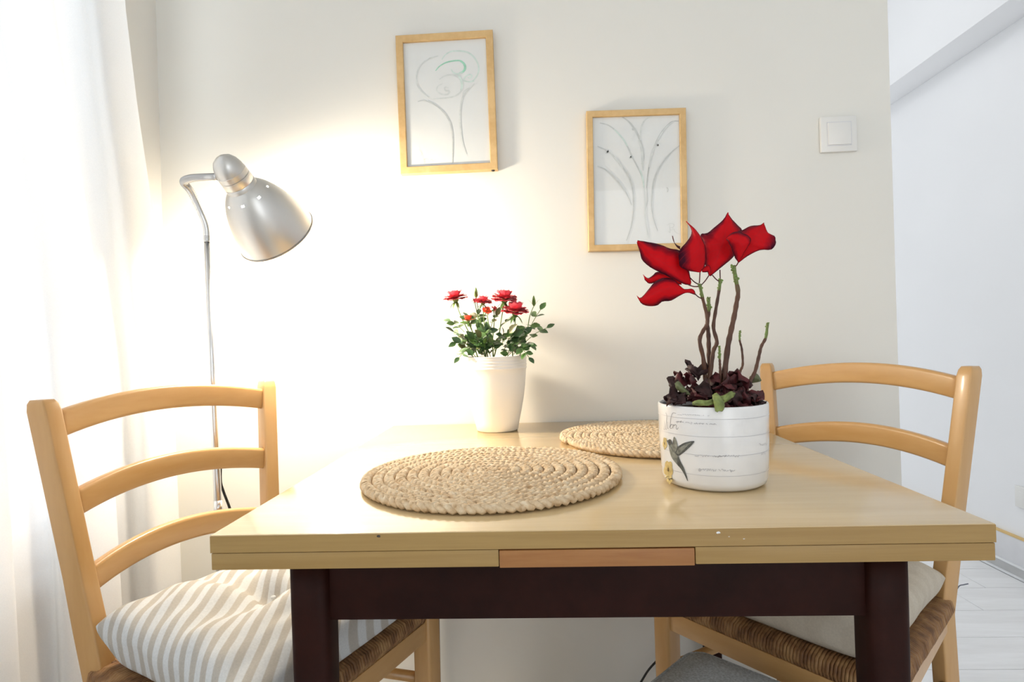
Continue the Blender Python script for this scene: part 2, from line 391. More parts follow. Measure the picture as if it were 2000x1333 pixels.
# ---------------- window in the left wall (behind the curtain), unseen windows added for daylight behind the camera and in the hall
def window(name, axis, pos, a0, a1, z0, z1, mullions):
    root = struct(empty(name, (pos, (a0+a1)/2, z0) if axis == 'x' else ((a0+a1)/2, pos, z0)))
    org = root.location
    def bar(nm, b0, b1, c0, c1, t, mt, bev=0.003):
        lo = (pos-t/2, b0, c0) if axis == 'x' else (b0, pos-t/2, c0); hi = (pos+t/2, b1, c1) if axis == 'x' else (b1, pos+t/2, c1)
        box(nm, lo, hi, mt, root, bev=bev, org=org)
    f = 0.055
    bar('frame_post', a0, a0+f, z0, z1, 0.06, 'frame_white'); bar('frame_post', a1-f, a1, z0, z1, 0.06, 'frame_white')
    bar('frame_rail', a0+f, a1-f, z0, z0+f, 0.06, 'frame_white'); bar('frame_rail', a0+f, a1-f, z1-f, z1, 0.06, 'frame_white')
    xs = [a0+f]+[a0+(a1-a0)*k/(mullions+1) for k in range(1, mullions+1)]+[a1-f]
    for k in range(1, mullions+1): bar('mullion', xs[k]-0.03, xs[k]+0.03, z0+f, z1-f, 0.06, 'frame_white')
    for k in range(mullions+1):
        b0 = xs[k]+(0.03 if k else 0); b1 = xs[k+1]-(0.03 if k < mullions else 0); c0, c1 = z0+f, z1-f
        V = [(pos, b0, c0), (pos, b1, c0), (pos, b1, c1), (pos, b0, c1)] if axis == 'x' else [(b0, pos, c0), (b1, pos, c0), (b1, pos, c1), (b0, pos, c1)]
        mobj('pane', ([Vector(v) for v in V], [(0, 1, 2, 3)]), 'thin_glass', root, False, org=org)
window('window_1', 'x', XL-0.075, -1.90, 1.23, 0.56, 2.40, 2)
struct(box('trim_2', (XL-0.11, -1.95, 0.535), (XL+0.012, 1.26, 0.56), 'frame_white', bev=0.004))      # window sill
window('added_window_rear', 'y', -2.43, 0.45, 1.72, 0.02, 2.35, 0)  # unseen glazed door, added to bring in daylight from behind
window('added_window_hall', 'y', 5.03, -0.30, 1.60, 0.2, 2.40, 1)  # unseen end window, added and widened to brighten the hall

# ---------------- sheer curtain
def curtain():
    nv, ns = 40, 230; V = []; F = []
    edge = [(1.20, 2.42), (1.207, 1.86), (1.208, 1.728), (1.237, 1.495), (1.267, 1.32), (1.3115, 1.02), (1.32, 0.94), (1.328, 0.51), (1.335, 0.02)]
    def ye(z):
        for (y0, z0), (y1, z1) in zip(edge, edge[1:]):
            if z1 <= z <= z0: return y0+(y1-y0)*(z0-z)/(z0-z1)
        return edge[-1][0]
    for i in range(nv+1):
        z = 2.42-(2.40)*i/nv; q = i/nv
        for j in range(ns+1):
            s = j/ns; d = s*1.75                      # running distance from the free edge
            ph = d/0.115*2*PI*0.5
            amp = (0.018+0.012*q)*(1+0.35*math.sin(d*7+1))
            Y = ye(z) - d*0.97 + 0.028*math.sin(ph*2+0.6+0.25*math.sin(q*3))*min(1, d/0.05)
            X = -0.935 + amp*math.sin(ph+0.3*q+0.5*math.sin(d*5)) + 0.006*noise.noise(Vector((d*9, z*1.5, 2.0)))
            # hem flares toward the room near the camera side
            X += 0.035*q*q*max(0, d-0.25)
            V.append(Vector((X, Y, z)))
    W_ = ns+1
    for i in range(nv):
        for j in range(ns): F.append((i*W_+j, i*W_+j+1, (i+1)*W_+j+1, (i+1)*W_+j))
    root = empty('sheer_curtain', (-0.935, 0.5, 0.02))
    mobj('curtain_panel', (V, F), 'sheer_curtain', root, org=root.location)
    rod = mobj('curtain_rod', tube([(-0.935, -0.7, 2.44), (-0.935, 1.35, 2.44)], 0.011, 12), 'chrome', root, org=root.location)
    for yy in (-0.6, 1.30): mobj('rod_bracket', tube([(XL+0.001, yy, 2.44), (-0.935, yy, 2.44)], 0.007, 8), 'chrome', root, org=root.location)
    tag(root, 'sheer white full-length curtain hanging over the bright window at the left', 'curtain')
curtain()

# ================================================================== DINING TABLE
W2 = 0.415; YF = 0.6129; YB = 1.412; ZT = 0.760
tb = empty('dining_table', (0, 1.01, 0)); O = tb.location
tag(tb, 'square draw-leaf dining table with pale wood-grain top and dark brown legs', 'table')
top = box('tabletop', (-W2, YF, 0.7403), (W2, YB, ZT), 'laminate', tb, bev=0.0012, org=O)
for lo, hi in (((-W2+0.0005, YF+0.0004, 0.7215), (-0.0985, YB-0.0004, 0.7399)), ((0.1095, YF+0.0004, 0.7215), (W2-0.0005, YB-0.0004, 0.7399))):
    box('draw_leaf', lo, hi, 'laminate_edge', tb, bev=0.0012, org=O)
# edge band of the top, same yellow wood as the leaves
box('edge_band', (-W2+0.0002, YF-0.0006, 0.7408), (W2-0.0002, YF+0.0004, 0.7590), 'laminate_edge', top, org=O)
for o in (box('centre_rail', (-0.0978, YF-0.0002, 0.7205), (0.1085, YF+0.04, 0.7390), 'orange_wood', tb, bev=0.0008, org=O),):
    o['label'] = 'orange-brown wooden block between the two leaves'
box('centre_rail', (-0.0978, YB-0.04, 0.7205), (0.1085, YB, 0.7390), 'orange_wood', tb, bev=0.0008, org=O)
LXa, LXb = -0.3295, 0.3375; LYa, LYb = 0.684, 1.372
def table_leg(cx, cy):
    pr = []; n = 28
    V = []; F = []; rows = 10
    for i in range(rows+1):
        q = i/rows; z = 0.7200*(1-q); h = 0.0240 - 0.0065*max(0, (q-0.15)/0.85)
        for k in range(n):
            a = 2*PI*k/n; ca, sa = math.cos(a), math.sin(a); e = 2/3.6
            V.append(Vector((cx+h*math.copysign(abs(ca)**e, ca), cy+h*math.copysign(abs(sa)**e, sa), z)))
    for i in range(rows):
        for k in range(n): F.append((i*n+k, (i+1)*n+k, (i+1)*n+(k+1) % n, i*n+(k+1) % n))
    F.append(tuple(range(n))); F.append(tuple(rows*n+k for k in range(n))[::-1])
    fix(mobj('leg', (V, F), 'dark_wood', tb, org=O))
for cx in (LXa, LXb):
    for cy in (LYa, LYb): table_leg(cx, cy)
za, zb = 0.637, 0.7200
box('apron', (LXa+0.022, LYa-0.012, za), (LXb-0.022, LYa+0.010, zb), 'dark_wood', tb, bev=0.002, org=O)
box('apron', (LXa+0.022, LYb-0.010, za), (LXb-0.022, LYb+0.012, zb), 'dark_wood', tb, bev=0.002, org=O)
box('apron', (LXa-0.011, LYa+0.022, za), (LXa+0.011, LYb-0.022, zb), 'dark_wood', tb, bev=0.002, org=O)
box('apron', (LXb-0.011, LYa+0.022, za), (LXb+0.011, LYb-0.022, zb), 'dark_wood', tb, bev=0.002, org=O)
def fleck(x, y, rx, rz, mat, Yp):
    c = at(x, y, Yp); V = [c+Vector((0, -0.0005, 0))]; n = 10; rr = random.Random(int(x))
    for k in range(n):
        a = 2*PI*k/n; g = rr.uniform(0.7, 1.1); V.append(c+Vector((rx*g*math.cos(a), 0, rz*g*math.sin(a))))
    mobj('paint_fleck', (V, [(0, 1+(k+1) % n, 1+k) for k in range(n)]), mat, top, False, org=O)
fleck(1403, 1041, 0.0026, 0.0013, 'paint_white', YF-0.0007); fleck(1424, 1049, 0.0010, 0.0006, 'paint_pale', YF-0.0007)
fleck(1453, 1053, 0.0015, 0.0008, 'paint_pale', YF-0.0007); fleck(739, 1048, 0.0026, 0.0016, 'chip_dark', YF-0.0007)

# ================================================================== LADDER-BACK CHAIRS
DZ = 0.030                                              # seat height above the first estimate of 0.455
SEP = 0.395; BOW = R_(16); SAG = 0.0278
def post_x(z):
    pts = [(0.0, -0.042), (0.2, -0.014), (0.45, 0.0), (0.62, -0.0185), (0.89, -0.0485)]
    for (z0, x0), (z1, x1) in zip(pts, pts[1:]):
        if z0 <= z <= z1:
            t = (z-z0)/(z1-z0); return x0+(x1-x0)*t
    return pts[-1][1]
def post_y(z):                                            # the back fans out towards the top
    pts = [(0.0, 0.172), (0.2, 0.160), (0.45, 0.1555), (0.60, 0.169), (0.89, SEP/2)]
    for (z0, y0), (z1, y1) in zip(pts, pts[1:]):
        if z0 <= z <= z1: return y0+(y1-y0)*(z-z0)/(z1-z0)
    return SEP/2
def rrect(hx, hy, r, seg=4):
    out = []
    for (sx, sy, a0) in ((1, 1, 0), (-1, 1, 90), (-1, -1, 180), (1, -1, 270)):
        for k in range(seg+1):
            a = R_(a0+90*k/seg); out.append((sx*(hx-r)+r*math.cos(a), sy*(hy-r)+r*math.sin(a)))
    return out
def chair_parts(root):
    prof = rrect(0.0170, 0.0135, 0.0035)
    n = len(prof)
    for s in (-1, 1):                                   # back posts, turned to follow the bow
        V = []; F = []; rot = -s*BOW; zs = [0.0, 0.1, 0.2, 0.32, 0.45, 0.535, 0.62, 0.70, 0.80, 0.872, 0.883, 0.889]
        for i, z in enumerate(zs):
            shr = 1.0 if z < 0.875 else (0.90 if z < 0.886 else 0.70)
            wb = 1.0 if z > 0.2 else 0.9
            for (px, py) in prof:
                px *= shr*wb*(1.12 if z < 0.6 else 1.0); py *= shr*wb
                V.append(Vector((post_x(z)+px*math.cos(rot)-py*math.sin(rot), s*post_y(z)+px*math.sin(rot)+py*math.cos(rot), z)))
        for i in range(len(zs)-1):
            for k in range(n): F.append((i*n+k, i*n+(k+1) % n, (i+1)*n+(k+1) % n, (i+1)*n+k))
        F.append(tuple(range(n))[::-1]); F.append(tuple((len(zs)-1)*n+k for k in range(n)))
        mobj('back_post', (V, F), 'beech', root)
    for z1 in (0.8665, 0.7440, 0.6250):                  # three bowed and arched slats
        V = []; F = []; m_ = 22; pr = rrect(0.0085, 0.0210, 0.006, 4); k_ = len(pr)
        for i in range(m_+1):
            t = -1+2*i/m_; hw = post_y(z1-0.02); yy = t*(hw-0.004); bow = -SAG*(1-t*t); arch = 0.024*(1-t*t)
            ang = math.atan2(2*SAG*t, SEP/2)            # follows the bow
            zc = z1-0.0195+arch
            for (pd, ph) in pr:
                V.append(Vector((post_x(zc)+bow+pd*math.cos(ang), yy-pd*math.sin(ang)*1.0, zc+ph)))
        for i in range(m_):
            for k in range(k_): F.append((i*k_+k, i*k_+(k+1) % k_, (i+1)*k_+(k+1) % k_, (i+1)*k_+k))
        F.append(tuple(range(k_))[::-1]); F.append(tuple(m_*k_+k for k in range(k_)))
        fix(mobj('slat', (V, F), 'beech_rail', root))
    FX = 0.348; FY = 0.193
    for s in (-1, 1):                                   # front legs
        V = []; F = []; pr = rrect(0.0185, 0.0185, 0.006)
        for z, k_ in ((0.0, 0.82), (0.2, 0.95), (0.36+DZ, 1.0), (0.440+DZ, 1.0), (0.446+DZ, 0.85)):
            for (px, py) in pr: V.append(Vector((FX+px*k_, s*FY+py*k_, z)))
        n2 = len(pr)
        for i in range(4):
            for k in range(n2): F.append((i*n2+k, i*n2+(k+1) % n2, (i+1)*n2+(k+1) % n2, (i+1)*n2+k))
        F.append(tuple(range(n2))[::-1]); F.append(tuple(4*n2+k for k in range(n2)))
        mobj('leg', (V, F), 'beech', root)
    zb0, zb1 = 0.388+DZ, 0.424+DZ                              # seat rails under the rush
    box('seat_rail', (FX-0.009, -FY+0.017, zb0), (FX+0.013, FY-0.017, zb1), 'beech_rail', root, bev=0.004)
    box('seat_rail', (-0.010, -0.146, zb0), (0.010, 0.146, zb1), 'beech_rail', root, bev=0.004)
    for s in (-1, 1):
        a_ = Vector((0.012, s*0.157)); b_ = Vector((FX-0.016, s*FY)); nn_ = Vector((-(b_-a_).y, (b_-a_).x)).normalized()*0.011
        V = [Vector((p.x, p.y, z)) for z in (zb0+0.004, zb1) for p in (a_-nn_, b_-nn_, b_+nn_, a_+nn_)]
        sr = mobj('seat_rail', (V, [(0, 3, 2, 1), (4, 5, 6, 7), (0, 1, 5, 4), (1, 2, 6, 5), (2, 3, 7, 6), (3, 0, 4, 7)]), 'beech', root, False)
        bm = bmesh.new(); bm.from_mesh(sr.data); bmesh.ops.bevel(bm, geom=list(bm.edges), offset=0.004, segments=2, affect='EDGES'); bm.to_mesh(sr.data); bm.free()
        mobj('stretcher', tube([(post_x(0.32), s*post_y(0.32), 0.325), (FX, s*FY, 0.338)], [0.0095, 0.0095], 12), 'beech', root)
        mobj('stretcher', tube([(post_x(0.18), s*post_y(0.18), 0.185), (FX, s*FY, 0.185)], [0.0095, 0.0095], 12), 'beech', root)
    mobj('stretcher', tube([(FX, -FY, 0.26), (FX, FY, 0.26)], [0.0095, 0.0095], 12), 'beech', root)
    mobj('stretcher', tube([(post_x(0.26), -post_y(0.26), 0.26), (post_x(0.26), post_y(0.26), 0.26)], [0.0095, 0.0095], 12), 'beech', root)
    # rush seat: strands wrapped over each rail and running in to the diagonals
    parts = []; rr = random.Random(3)
    cx = FX/2; hx = FX/2+0.006; hy = FY+0.006
    sp = 0.0058
    for side in range(4):
        half = hy if side in (0, 2) else hx
        cnt = int(2*half/sp)
        for k in range(cnt+1):
            t = -half+0.010+(2*half-0.020)*k/cnt
            reach = (half-abs(t))/half
            inn = (hx if side in (0, 2) else hy)*reach
            j = rr.uniform(-0.0008, 0.0008); e = (hx if side in (0, 2) else hy)
            rail = abs(t) > half-0.022
            prof = [(e-0.013, 0.422), (e+0.003+j, 0.424), (e+0.0075+j, 0.434), (e+0.004+j, 0.446+j), (e-0.010, 0.4515), (max(e-inn, 0.004), 0.4500+j)]
            if e-0.010 <= max(e-inn, 0.004): prof = prof[:5]
            pth = []
            for (d, z) in prof:
                z += DZ
                if side == 0: pth.append((cx+d, t, z))
                elif side == 1: pth.append((cx+t, d, z))
                elif side == 2: pth.append((cx-d, t, z))
                else: pth.append((cx+t, -d, z))
            pth = [(X_, Y_*(0.845+0.155*min(1, max(0, X_/FX))), z) for X_, Y_, z in pth]       # trapezoid seat
            parts.append(tube(pth, 0.0033+rr.uniform(-0.0004, 0.0005), 5))
    rs = mobj('rush_seat', join(*parts), 'rush', root); rs['kind'] = 'stuff'
    rs['label'] = 'woven brown rush'
chA = empty('ladder_back_chair', (-0.668, 1.010, 0), R_(-22.6))
chair_parts(chA)
chA.scale = (1, 1.05, 1.008); chA.location = (-0.672, 1.002, 0)
tag(chA, 'beech ladder-back chair with rush seat on the left, beside the curtain', 'chair', 'chairs at the dining table')
chB = copy_tree(chA)
chB.location = (0.560, 1.174, 0); chB.rotation_euler = (0, 0, R_(220.3)); chB.scale = (1, 0.955, 1.004)
tag(chB, 'beech ladder-back chair with rush seat on the right, behind the patterned pot', 'chair', 'chairs at the dining table')

# ---------------- seat cushions
def cushion(name, mat, chair, seed, T, x0, x1, hb, hf, label, tie=None, rise=0.0, crease=1.0):
    nu = nv = 84; V = []; UV = []; F = []
    cx = (x0+x1)/2; hx = (x1-x0)/2; B0 = 0.4572+DZ
    def pt(u, v, sgn):
        hy = hb+(hf-hb)*(u+1)/2
        pin = 0.045*(1-abs(abs(u)-abs(v)))                    # sides drawn in between the corners
        X = cx+hx*u*(1-0.06*(1-v*v)*abs(u)**6); Y = hy*v*(1-0.05*(1-u*u)*abs(v)**6)
        e = max(0, 1-abs(u)**4.5)**0.42*max(0, 1-abs(v)**4.5)**0.42
        mid = B0+T*0.42
        ang = math.atan2(v, u+0.05); rad = math.hypot(u+0.05, v)
        if sgn > 0:
            h = T*0.58*e
            h *= 1-0.50*math.exp(-(rad/0.15)**2)                # tuft
            fold = 0
            for a0, st, wd, ln in ((2.75, 0.30, 0.10, 0.9), (-2.55, 0.22, 0.12, 0.8), (1.1, 0.22, 0.13, 0.7), (-0.9, 0.20, 0.13, 0.8), (0.2, 0.14, 0.10, 0.6), (1.9, 0.16, 0.10, 0.7), (-1.7, 0.14, 0.10, 0.7)):
                a0 += 0.25*math.sin(seed*a0)
                da = (ang-a0+0.25*noise.noise(Vector((rad*3, a0, seed)))+PI) % (2*PI)-PI
                fold += st*math.exp(-(da*max(rad, 0.08)/wd)**2)*math.exp(-(rad/ln)**2)*min(1, rad/0.10)
            h -= T*0.60*fold*crease*e
            h += T*0.20*noise.noise(Vector((u*1.9+seed, v*1.9, seed)))*e
            h += T*0.12*noise.noise(Vector((u*5+seed, v*3.0, 4+seed)))*e
            z = mid+h
        else:
            z = max(B0, mid-T*0.42*min(1, e*1.35))
        z += rise*max(0, -u)*max(0, 0.5-0.5*v) if sgn > 0 else rise*max(0, -u)*max(0, 0.5-0.5*v)*max(0, 1-e*2)
        X += 0.004*noise.noise(Vector((u*3, v*3, z*30+seed)))*(1-e); Y += 0.006*noise.noise(Vector((u*3+7, v*3, z*30+seed)))*(1-e)
        return Vector((X, Y, z))
    def warp(a): return math.copysign(1-(1-abs(a))**1.7, a)        # finer rows near the edges
    for sgn in (1, -1):
        for i in range(nu+1):
            for j in range(nv+1):
                u = warp(-1+2*i/nu); v = warp(-1+2*j/nv)
                p = pt(u, v, sgn); V.append(p)
                UV.append((0.856*p.x+0.518*p.y+0.008*noise.noise(Vector((u*1.5, v*1.5, seed))), p.y))
    W_ = nv+1; o2 = (nu+1)*W_
    for i in range(nu):
        for j in range(nv):
            a = i*W_+j; F.append((a, a+W_, a+W_+1, a+1)); F.append((o2+a, o2+a+1, o2+a+W_+1, o2+a+W_))
    root = empty(name, Vector(chair.location)+Vector((0, 0, 0.455+DZ)), chair.rotation_euler.z)
    o = mobj('cover', (V, F), mat, root, uv=UV, org=(0, 0, 0.455+DZ))
    bm = bmesh.new(); bm.from_mesh(o.data); bmesh.ops.remove_doubles(bm, verts=bm.verts, dist=0.0003); bm.to_mesh(o.data); bm.free()
    tz = pt(-0.05, 0, 1).z-0.455-DZ
    mobj('tuft', lathe([(0.0005, 0.0025), (0.003, 0.0018), (0.0045, 0.0), (0.003, -0.003)], 12, (cx-0.05*hx, 0, tz)), mat, root, uv=[(0.004, 0)]*48)
    if tie:
        inv_ = Matrix.Translation(root.location) @ Matrix.Rotation(root.rotation_euler.z, 4, 'Z'); inv_ = inv_.inverted()
        pp = [inv_ @ p for p in tie]
        mobj('tie', tube(catmull(pp, 24), 0.0011, 6), 'tie_grey', root)
    tag(root, label, 'cushion', 'seat cushions')
    return root
plain('tie_grey', (0.20, 0.21, 0.26), 0.8)
cushion('seat_cushion', 'linen_striped', chA, 3.1, 0.088, 0.018, 0.372, 0.178, 0.212,
        'plump grey-and-white striped cushion on the left chair', rise=0.030)
cushion('seat_cushion', 'linen_beige', chB, 8.4, 0.082, 0.014, 0.364, 0.160, 0.196,
        'beige linen cushion on the right chair, half hidden by the table leg', crease=0.8,
        tie=[Vector((0.668, 1.078, 0.510)), at(1856, 1160, 1.10), at(1866, 1155, 1.095), at(1874, 1145, 1.09), at(1882, 1143, 1.09), at(1891, 1141, 1.09)])

# ================================================================== GREY POUF under the table
def pouf():
    root = empty('pouf', (0.190, 0.765, 0), R_(47)); h = 0.118
    def slab(z0, z1, hh, r, dome):
        V = []; F = []; pr = rrect(hh, hh, r, 6); n = len(pr)
        prof = [(0.94, z0), (1.0, z0+0.012), (1.0, z1-0.018), (0.975, z1-0.006), (0.93, z1), (0.6, z1+dome*0.7), (0.25, z1+dome)]
        for s, z in prof:
            for (x, y) in pr: V.append(Vector((x*s, y*s, z)))
        for i in range(len(prof)-1):
            for k in range(n): F.append((i*n+k, i*n+(k+1) % n, (i+1)*n+(k+1) % n, (i+1)*n+k))
        F.append(tuple(range(n))[::-1]); F.append(tuple((len(prof)-1)*n+k for k in range(n)))
        return V, F
    mobj('base', slab(0.0, 0.36, h-0.004, 0.03, 0.0), 'pouf_grey', root)
    mobj('top_pad', slab(0.362, 0.466, h, 0.026, 0.006), 'pouf_grey', root)
    pr = [(x, y, 0.460) for x, y in rrect(h*0.985, h*0.985, 0.026, 6)]
    mobj('piping', tube(pr+[pr[0]], 0.003, 6, cap=False), 'pouf_grey', root)
    tag(root, 'grey felt-covered pouf tucked under the table', 'pouf')
pouf()

# ================================================================== FLOOR LAMP
def lamp():
    PY = 1.20; pole_top = at(404, 462, PY); px, py = -0.746, PY
    root = empty('floor_lamp', (px, py, 0)); O = root.location
    tag(root, 'brushed steel floor lamp with gooseneck and bell shade, lit', 'lamp')
    mobj('base', lathe([(0.0005, 0.0), (0.108, 0.0), (0.110, 0.004), (0.108, 0.012), (0.095, 0.017), (0.020, 0.022), (0.012, 0.045), (0.0005, 0.045)], 48), 'brushed_steel', root)
    pth = [Vector((px, py, 0.02)), Vector((px+0.001, py, 0.58)), Vector((px-0.003, py, 0.9)), pole_top]
    mobj('pole', tube(pth, [0.0082, 0.0082, 0.0072, 0.0062], 16), 'chrome', root, org=O)
    mobj('pole_collar', tube([Vector((px+0.0007, py, 0.600)), Vector((px+0.0004, py, 0.640))], 0.0092, 16), 'chrome', root, org=O)
    # head: dome, neck ring and bell shade on one axis
    rim_c = at(540, 457, 1.228); ax = Vector((0.202, 0.749, -0.629)).normalized()
    neckp = rim_c-ax*0.118; back = rim_c-ax*0.185
    # gooseneck of wound steel ribs
    gp = catmull([pole_top-Vector((0, 0, 0.012)), pole_top+Vector((-0.001, 0, 0.02)), at(392, 415, PY-0.008), at(373, 375, PY-0.03), at(359, 356, PY-0.05), at(372, 349, PY-0.068), at(398, 347, PY-0.080), at(424, 346, 1.118)], 150)
    rad = [0.0070+0.0011*math.cos(i*PI) if 2 < i < 147 else 0.0070 for i in range(150)]
    mobj('gooseneck', tube(gp, rad, 12), 'chrome', root, org=O)
    # local lathe frame
    a = ax; s = a.cross(Vector((0, 0, 1))).normalized(); t_ = s.cross(a)
    def ax_lathe(prof, seg=64):
        V, F = lathe([(r, z) for r, z in prof], seg)
        return [rim_c + s*v.x + t_*v.y + a*v.z for v in V], F
    shade_prof = [(0.0305, -0.125), (0.0415, -0.116), (0.0530, -0.100), (0.0640, -0.078), (0.0730, -0.052), (0.0798, -0.026), (0.0845, 0.0)]
    sp = catmull([(r, z, 0) for r, z in shade_prof], 27)
    outer = [(p.x, p.y) for p in sp]; inner = [(p.x-0.0012, p.y) for p in sp][::-1]
    # shade with round vent holes near the neck
    seg = 96; V, F = ax_lathe(outer+[(0.0845, 0.0006)]+inner, seg)
    n = len(outer)+1+len(inner); no = len(outer); holes = set(); rowh = 6
    for h in range(8):
        k0 = int((h+0.35)*seg/8)
        for dk in (0, 1): holes.add(((k0+dk) % seg, rowh)); holes.add(((k0+dk) % seg, n-1-rowh-1))
    F2 = []
    for idx, f in enumerate(F):
        k, i = divmod(idx, n-1)
        if (k, i) in holes: continue
        F2.append(f)
    sh = mobj('shade', (V, F2), 'brushed_steel', root, org=O)
    sh.data.materials.append(MATS['shade_inside'])
    for p in sh.data.polygons:
        ids = [v % n for v in p.vertices]
        if min(ids) >= no+1: p.material_index = 1
    ri = ax_lathe([(0.0852, -0.0015), (0.0862, 0.0008), (0.0852, 0.0028), (0.0834, 0.0022), (0.0834, -0.0005), (0.0852, -0.0015)], 64)
    mobj('rim', ri, 'dark_rim', sh, org=O)
    cap = [(0.0005, -0.1965), (0.010, -0.1945), (0.019, -0.1890), (0.0250, -0.180), (0.0282, -0.170), (0.0290, -0.161), (0.0298, -0.1605), (0.0300, -0.150), (0.0292, -0.1492), (0.0302, -0.1486), (0.0308, -0.135), (0.0296, -0.133), (0.0310, -0.131), (0.0318, -0.122), (0.0300, -0.1205), (0.0100, -0.1200)]
    hd = mobj('socket_housing', ax_lathe(cap, 48), 'brushed_steel', root, org=O); hd.data.set_sharp_from_angle(angle=R_(35))
    bulb = [(0.011, -0.119), (0.013, -0.108), (0.017, -0.094), (0.024, -0.084), (0.0285, -0.075), (0.0275, -0.066), (0.018, -0.058), (0.0005, -0.054)]
    mobj('bulb', ax_lathe([(p.x, p.y) for p in catmull([(r, z, 0) for r, z in bulb], 24)], 24), 'bulb_glow', root, org=O)
    # the lamp's own light, in front of the bulb inside the shade
    l = bpy.data.lights.new('lamp_light', 'POINT'); l.energy = 36.0; l.color = (1.0, 0.87, 0.69); l.shadow_soft_size = 0.05
    lo = bpy.data.objects.new('lamp_light', l); C.objects.link(lo); lo.parent = root; lo.location = rim_c-ax*0.016-O
    # black lead from the pole
    cp = catmull([Vector((px+0.004, py+0.010, 0.72)), at(431, 940, 1.225), at(437, 962, 1.235), at(452, 1004, 1.25), at(470, 1080, 1.28), (-0.70, 1.33, 0.25), (-0.66, 1.36, 0.05), (-0.60, 1.385, 0.006), (-0.45, 1.39, 0.006)], 60)
    mobj('lead', tube(cp, 0.0028, 8), 'black_rubber', root, org=O)
lamp()
cb = catmull([(0.05, 1.385, 0.006), (0.11, 1.392, 0.025), at(1252, 1333, 1.395), at(1272, 1303, 1.395), at(1297, 1281, 1.395), at(1314, 1280, 1.395), at(1322, 1300, 1.395), at(1325, 1345, 1.395), (0.27, 1.392, 0.03), (0.31, 1.388, 0.006)], 60)
tag(mobj('power_cable', tube(cb, 0.0026, 8), 'black_rubber'), 'thin black cable looping against the wall under the table', 'cable')

# ================================================================== PICTURES
def picture(name, corners, fw, label, strokes, extra=None, off=(0, 0), zs=4.164):
    TL, TR, BR, BL = [at(x, y, 1.398) for x, y in corners]
    root = empty(name, (TL+TR+BR+BL)/4+Vector((0, 0.016, 0))); O = root.location
    ex = ((TR-TL)+(BR-BL)).normalized(); ez = ((TL-BL)+(TR-BR)).normalized(); ez = (ez-ex*ez.dot(ex)).normalized()
    hw = ((TR-TL).length+(BR-BL).length)/4; hh = ((TL-BL).length+(TR-BR).length)/4
    c = (TL+TR+BR+BL)/4; fy = c.y; by = YW-0.0015
    def P(a, b_, y): v = c+ex*a+ez*b_; return Vector((v.x, y, v.z))
    for (a0, b0), (a1, b1) in (((-hw, hh), (hw, hh)), ((hw, hh), (hw, -hh)), ((hw, -hh), (-hw, -hh)), ((-hw, -hh), (-hw, hh))):
        sgn = lambda q: 1 if q > 0 else -1                    # mitred moulding strip
        i0 = (a0-sgn(a0)*fw, b0-sgn(b0)*fw); i1 = (a1-sgn(a1)*fw, b1-sgn(b1)*fw); e = 0.0012
        def ins(p, d): return (p[0]-sgn(p[0])*d, p[1]-sgn(p[1])*d)
        o0, o1 = (a0, b0), (a1, b1)
        secs = []
        for oo, ii in ((o0, i0), (o1, i1)):
            q0 = ins(oo, e); q1 = (ii[0]+sgn(ii[0])*e, ii[1]+sgn(ii[1])*e)
            secs.append([P(*oo, by), P(*oo, fy+e), P(*q0, fy), P(*q1, fy), P(*ii, fy+e), P(*ii, by)])
        V = secs[0]+secs[1]; F = [(k, (k+1) % 6, 6+(k+1) % 6, 6+k) for k in range(6)]+[tuple(range(6))[::-1], tuple(range(6, 12))]
        fix(mobj('frame_strip', (V, F), 'picture_oak', root, False, org=O))
    iw, ih = hw-fw+0.003, hh-fw+0.003; yp = fy+0.0075
    def sheet(nm, y, th, mt):
        V = [P(-iw, -ih, y), P(iw, -ih, y), P(iw, ih, y), P(-iw, ih, y), P(-iw, -ih, y+th), P(iw, -ih, y+th), P(iw, ih, y+th), P(-iw, ih, y+th)]
        return fix(mobj(nm, (V, [(0, 1, 2, 3), (7, 6, 5, 4), (0, 4, 5, 1), (1, 5, 6, 2), (2, 6, 7, 3), (3, 7, 4, 0)]), mt, root, False, org=O))
    paper = sheet('drawing', yp, 0.003, 'drawing_paper')
    nrm = Vector((0, -1, 0))
    for si, (mt, wd, pts) in enumerate(strokes):
        pp = catmull([at(off[0]+x/zs, off[1]+y/zs, yp) for x, y in pts], max(8, len(pts)*7))
        pp = [Vector((p.x, yp-0.0003-0.00007*si, p.z)) for p in pp]
        ribbon(pp, wd, nrm, mt, 'brush_stroke', paper, O)
    V = [P(-iw, -ih, fy+0.0035), P(iw, -ih, fy+0.0035), P(iw, ih, fy+0.0035), P(-iw, ih, fy+0.0035)]
    mobj('glass', (V, [(0, 1, 2, 3)]), 'thin_glass', root, False, org=O)
    if extra: extra(root, O)
    tag(root, label, 'picture', 'framed drawings on the wall')
def peg(root, O):
    c = at(963, 332, 1.404); V, F = lathe([(0.0005, 0.004), (0.004, 0.003), (0.0048, 0.0), (0.004, -0.003), (0.0005, -0.004)], 14, c)
    mobj('rubber_peg', (V, F), 'black_rubber', root, org=O)
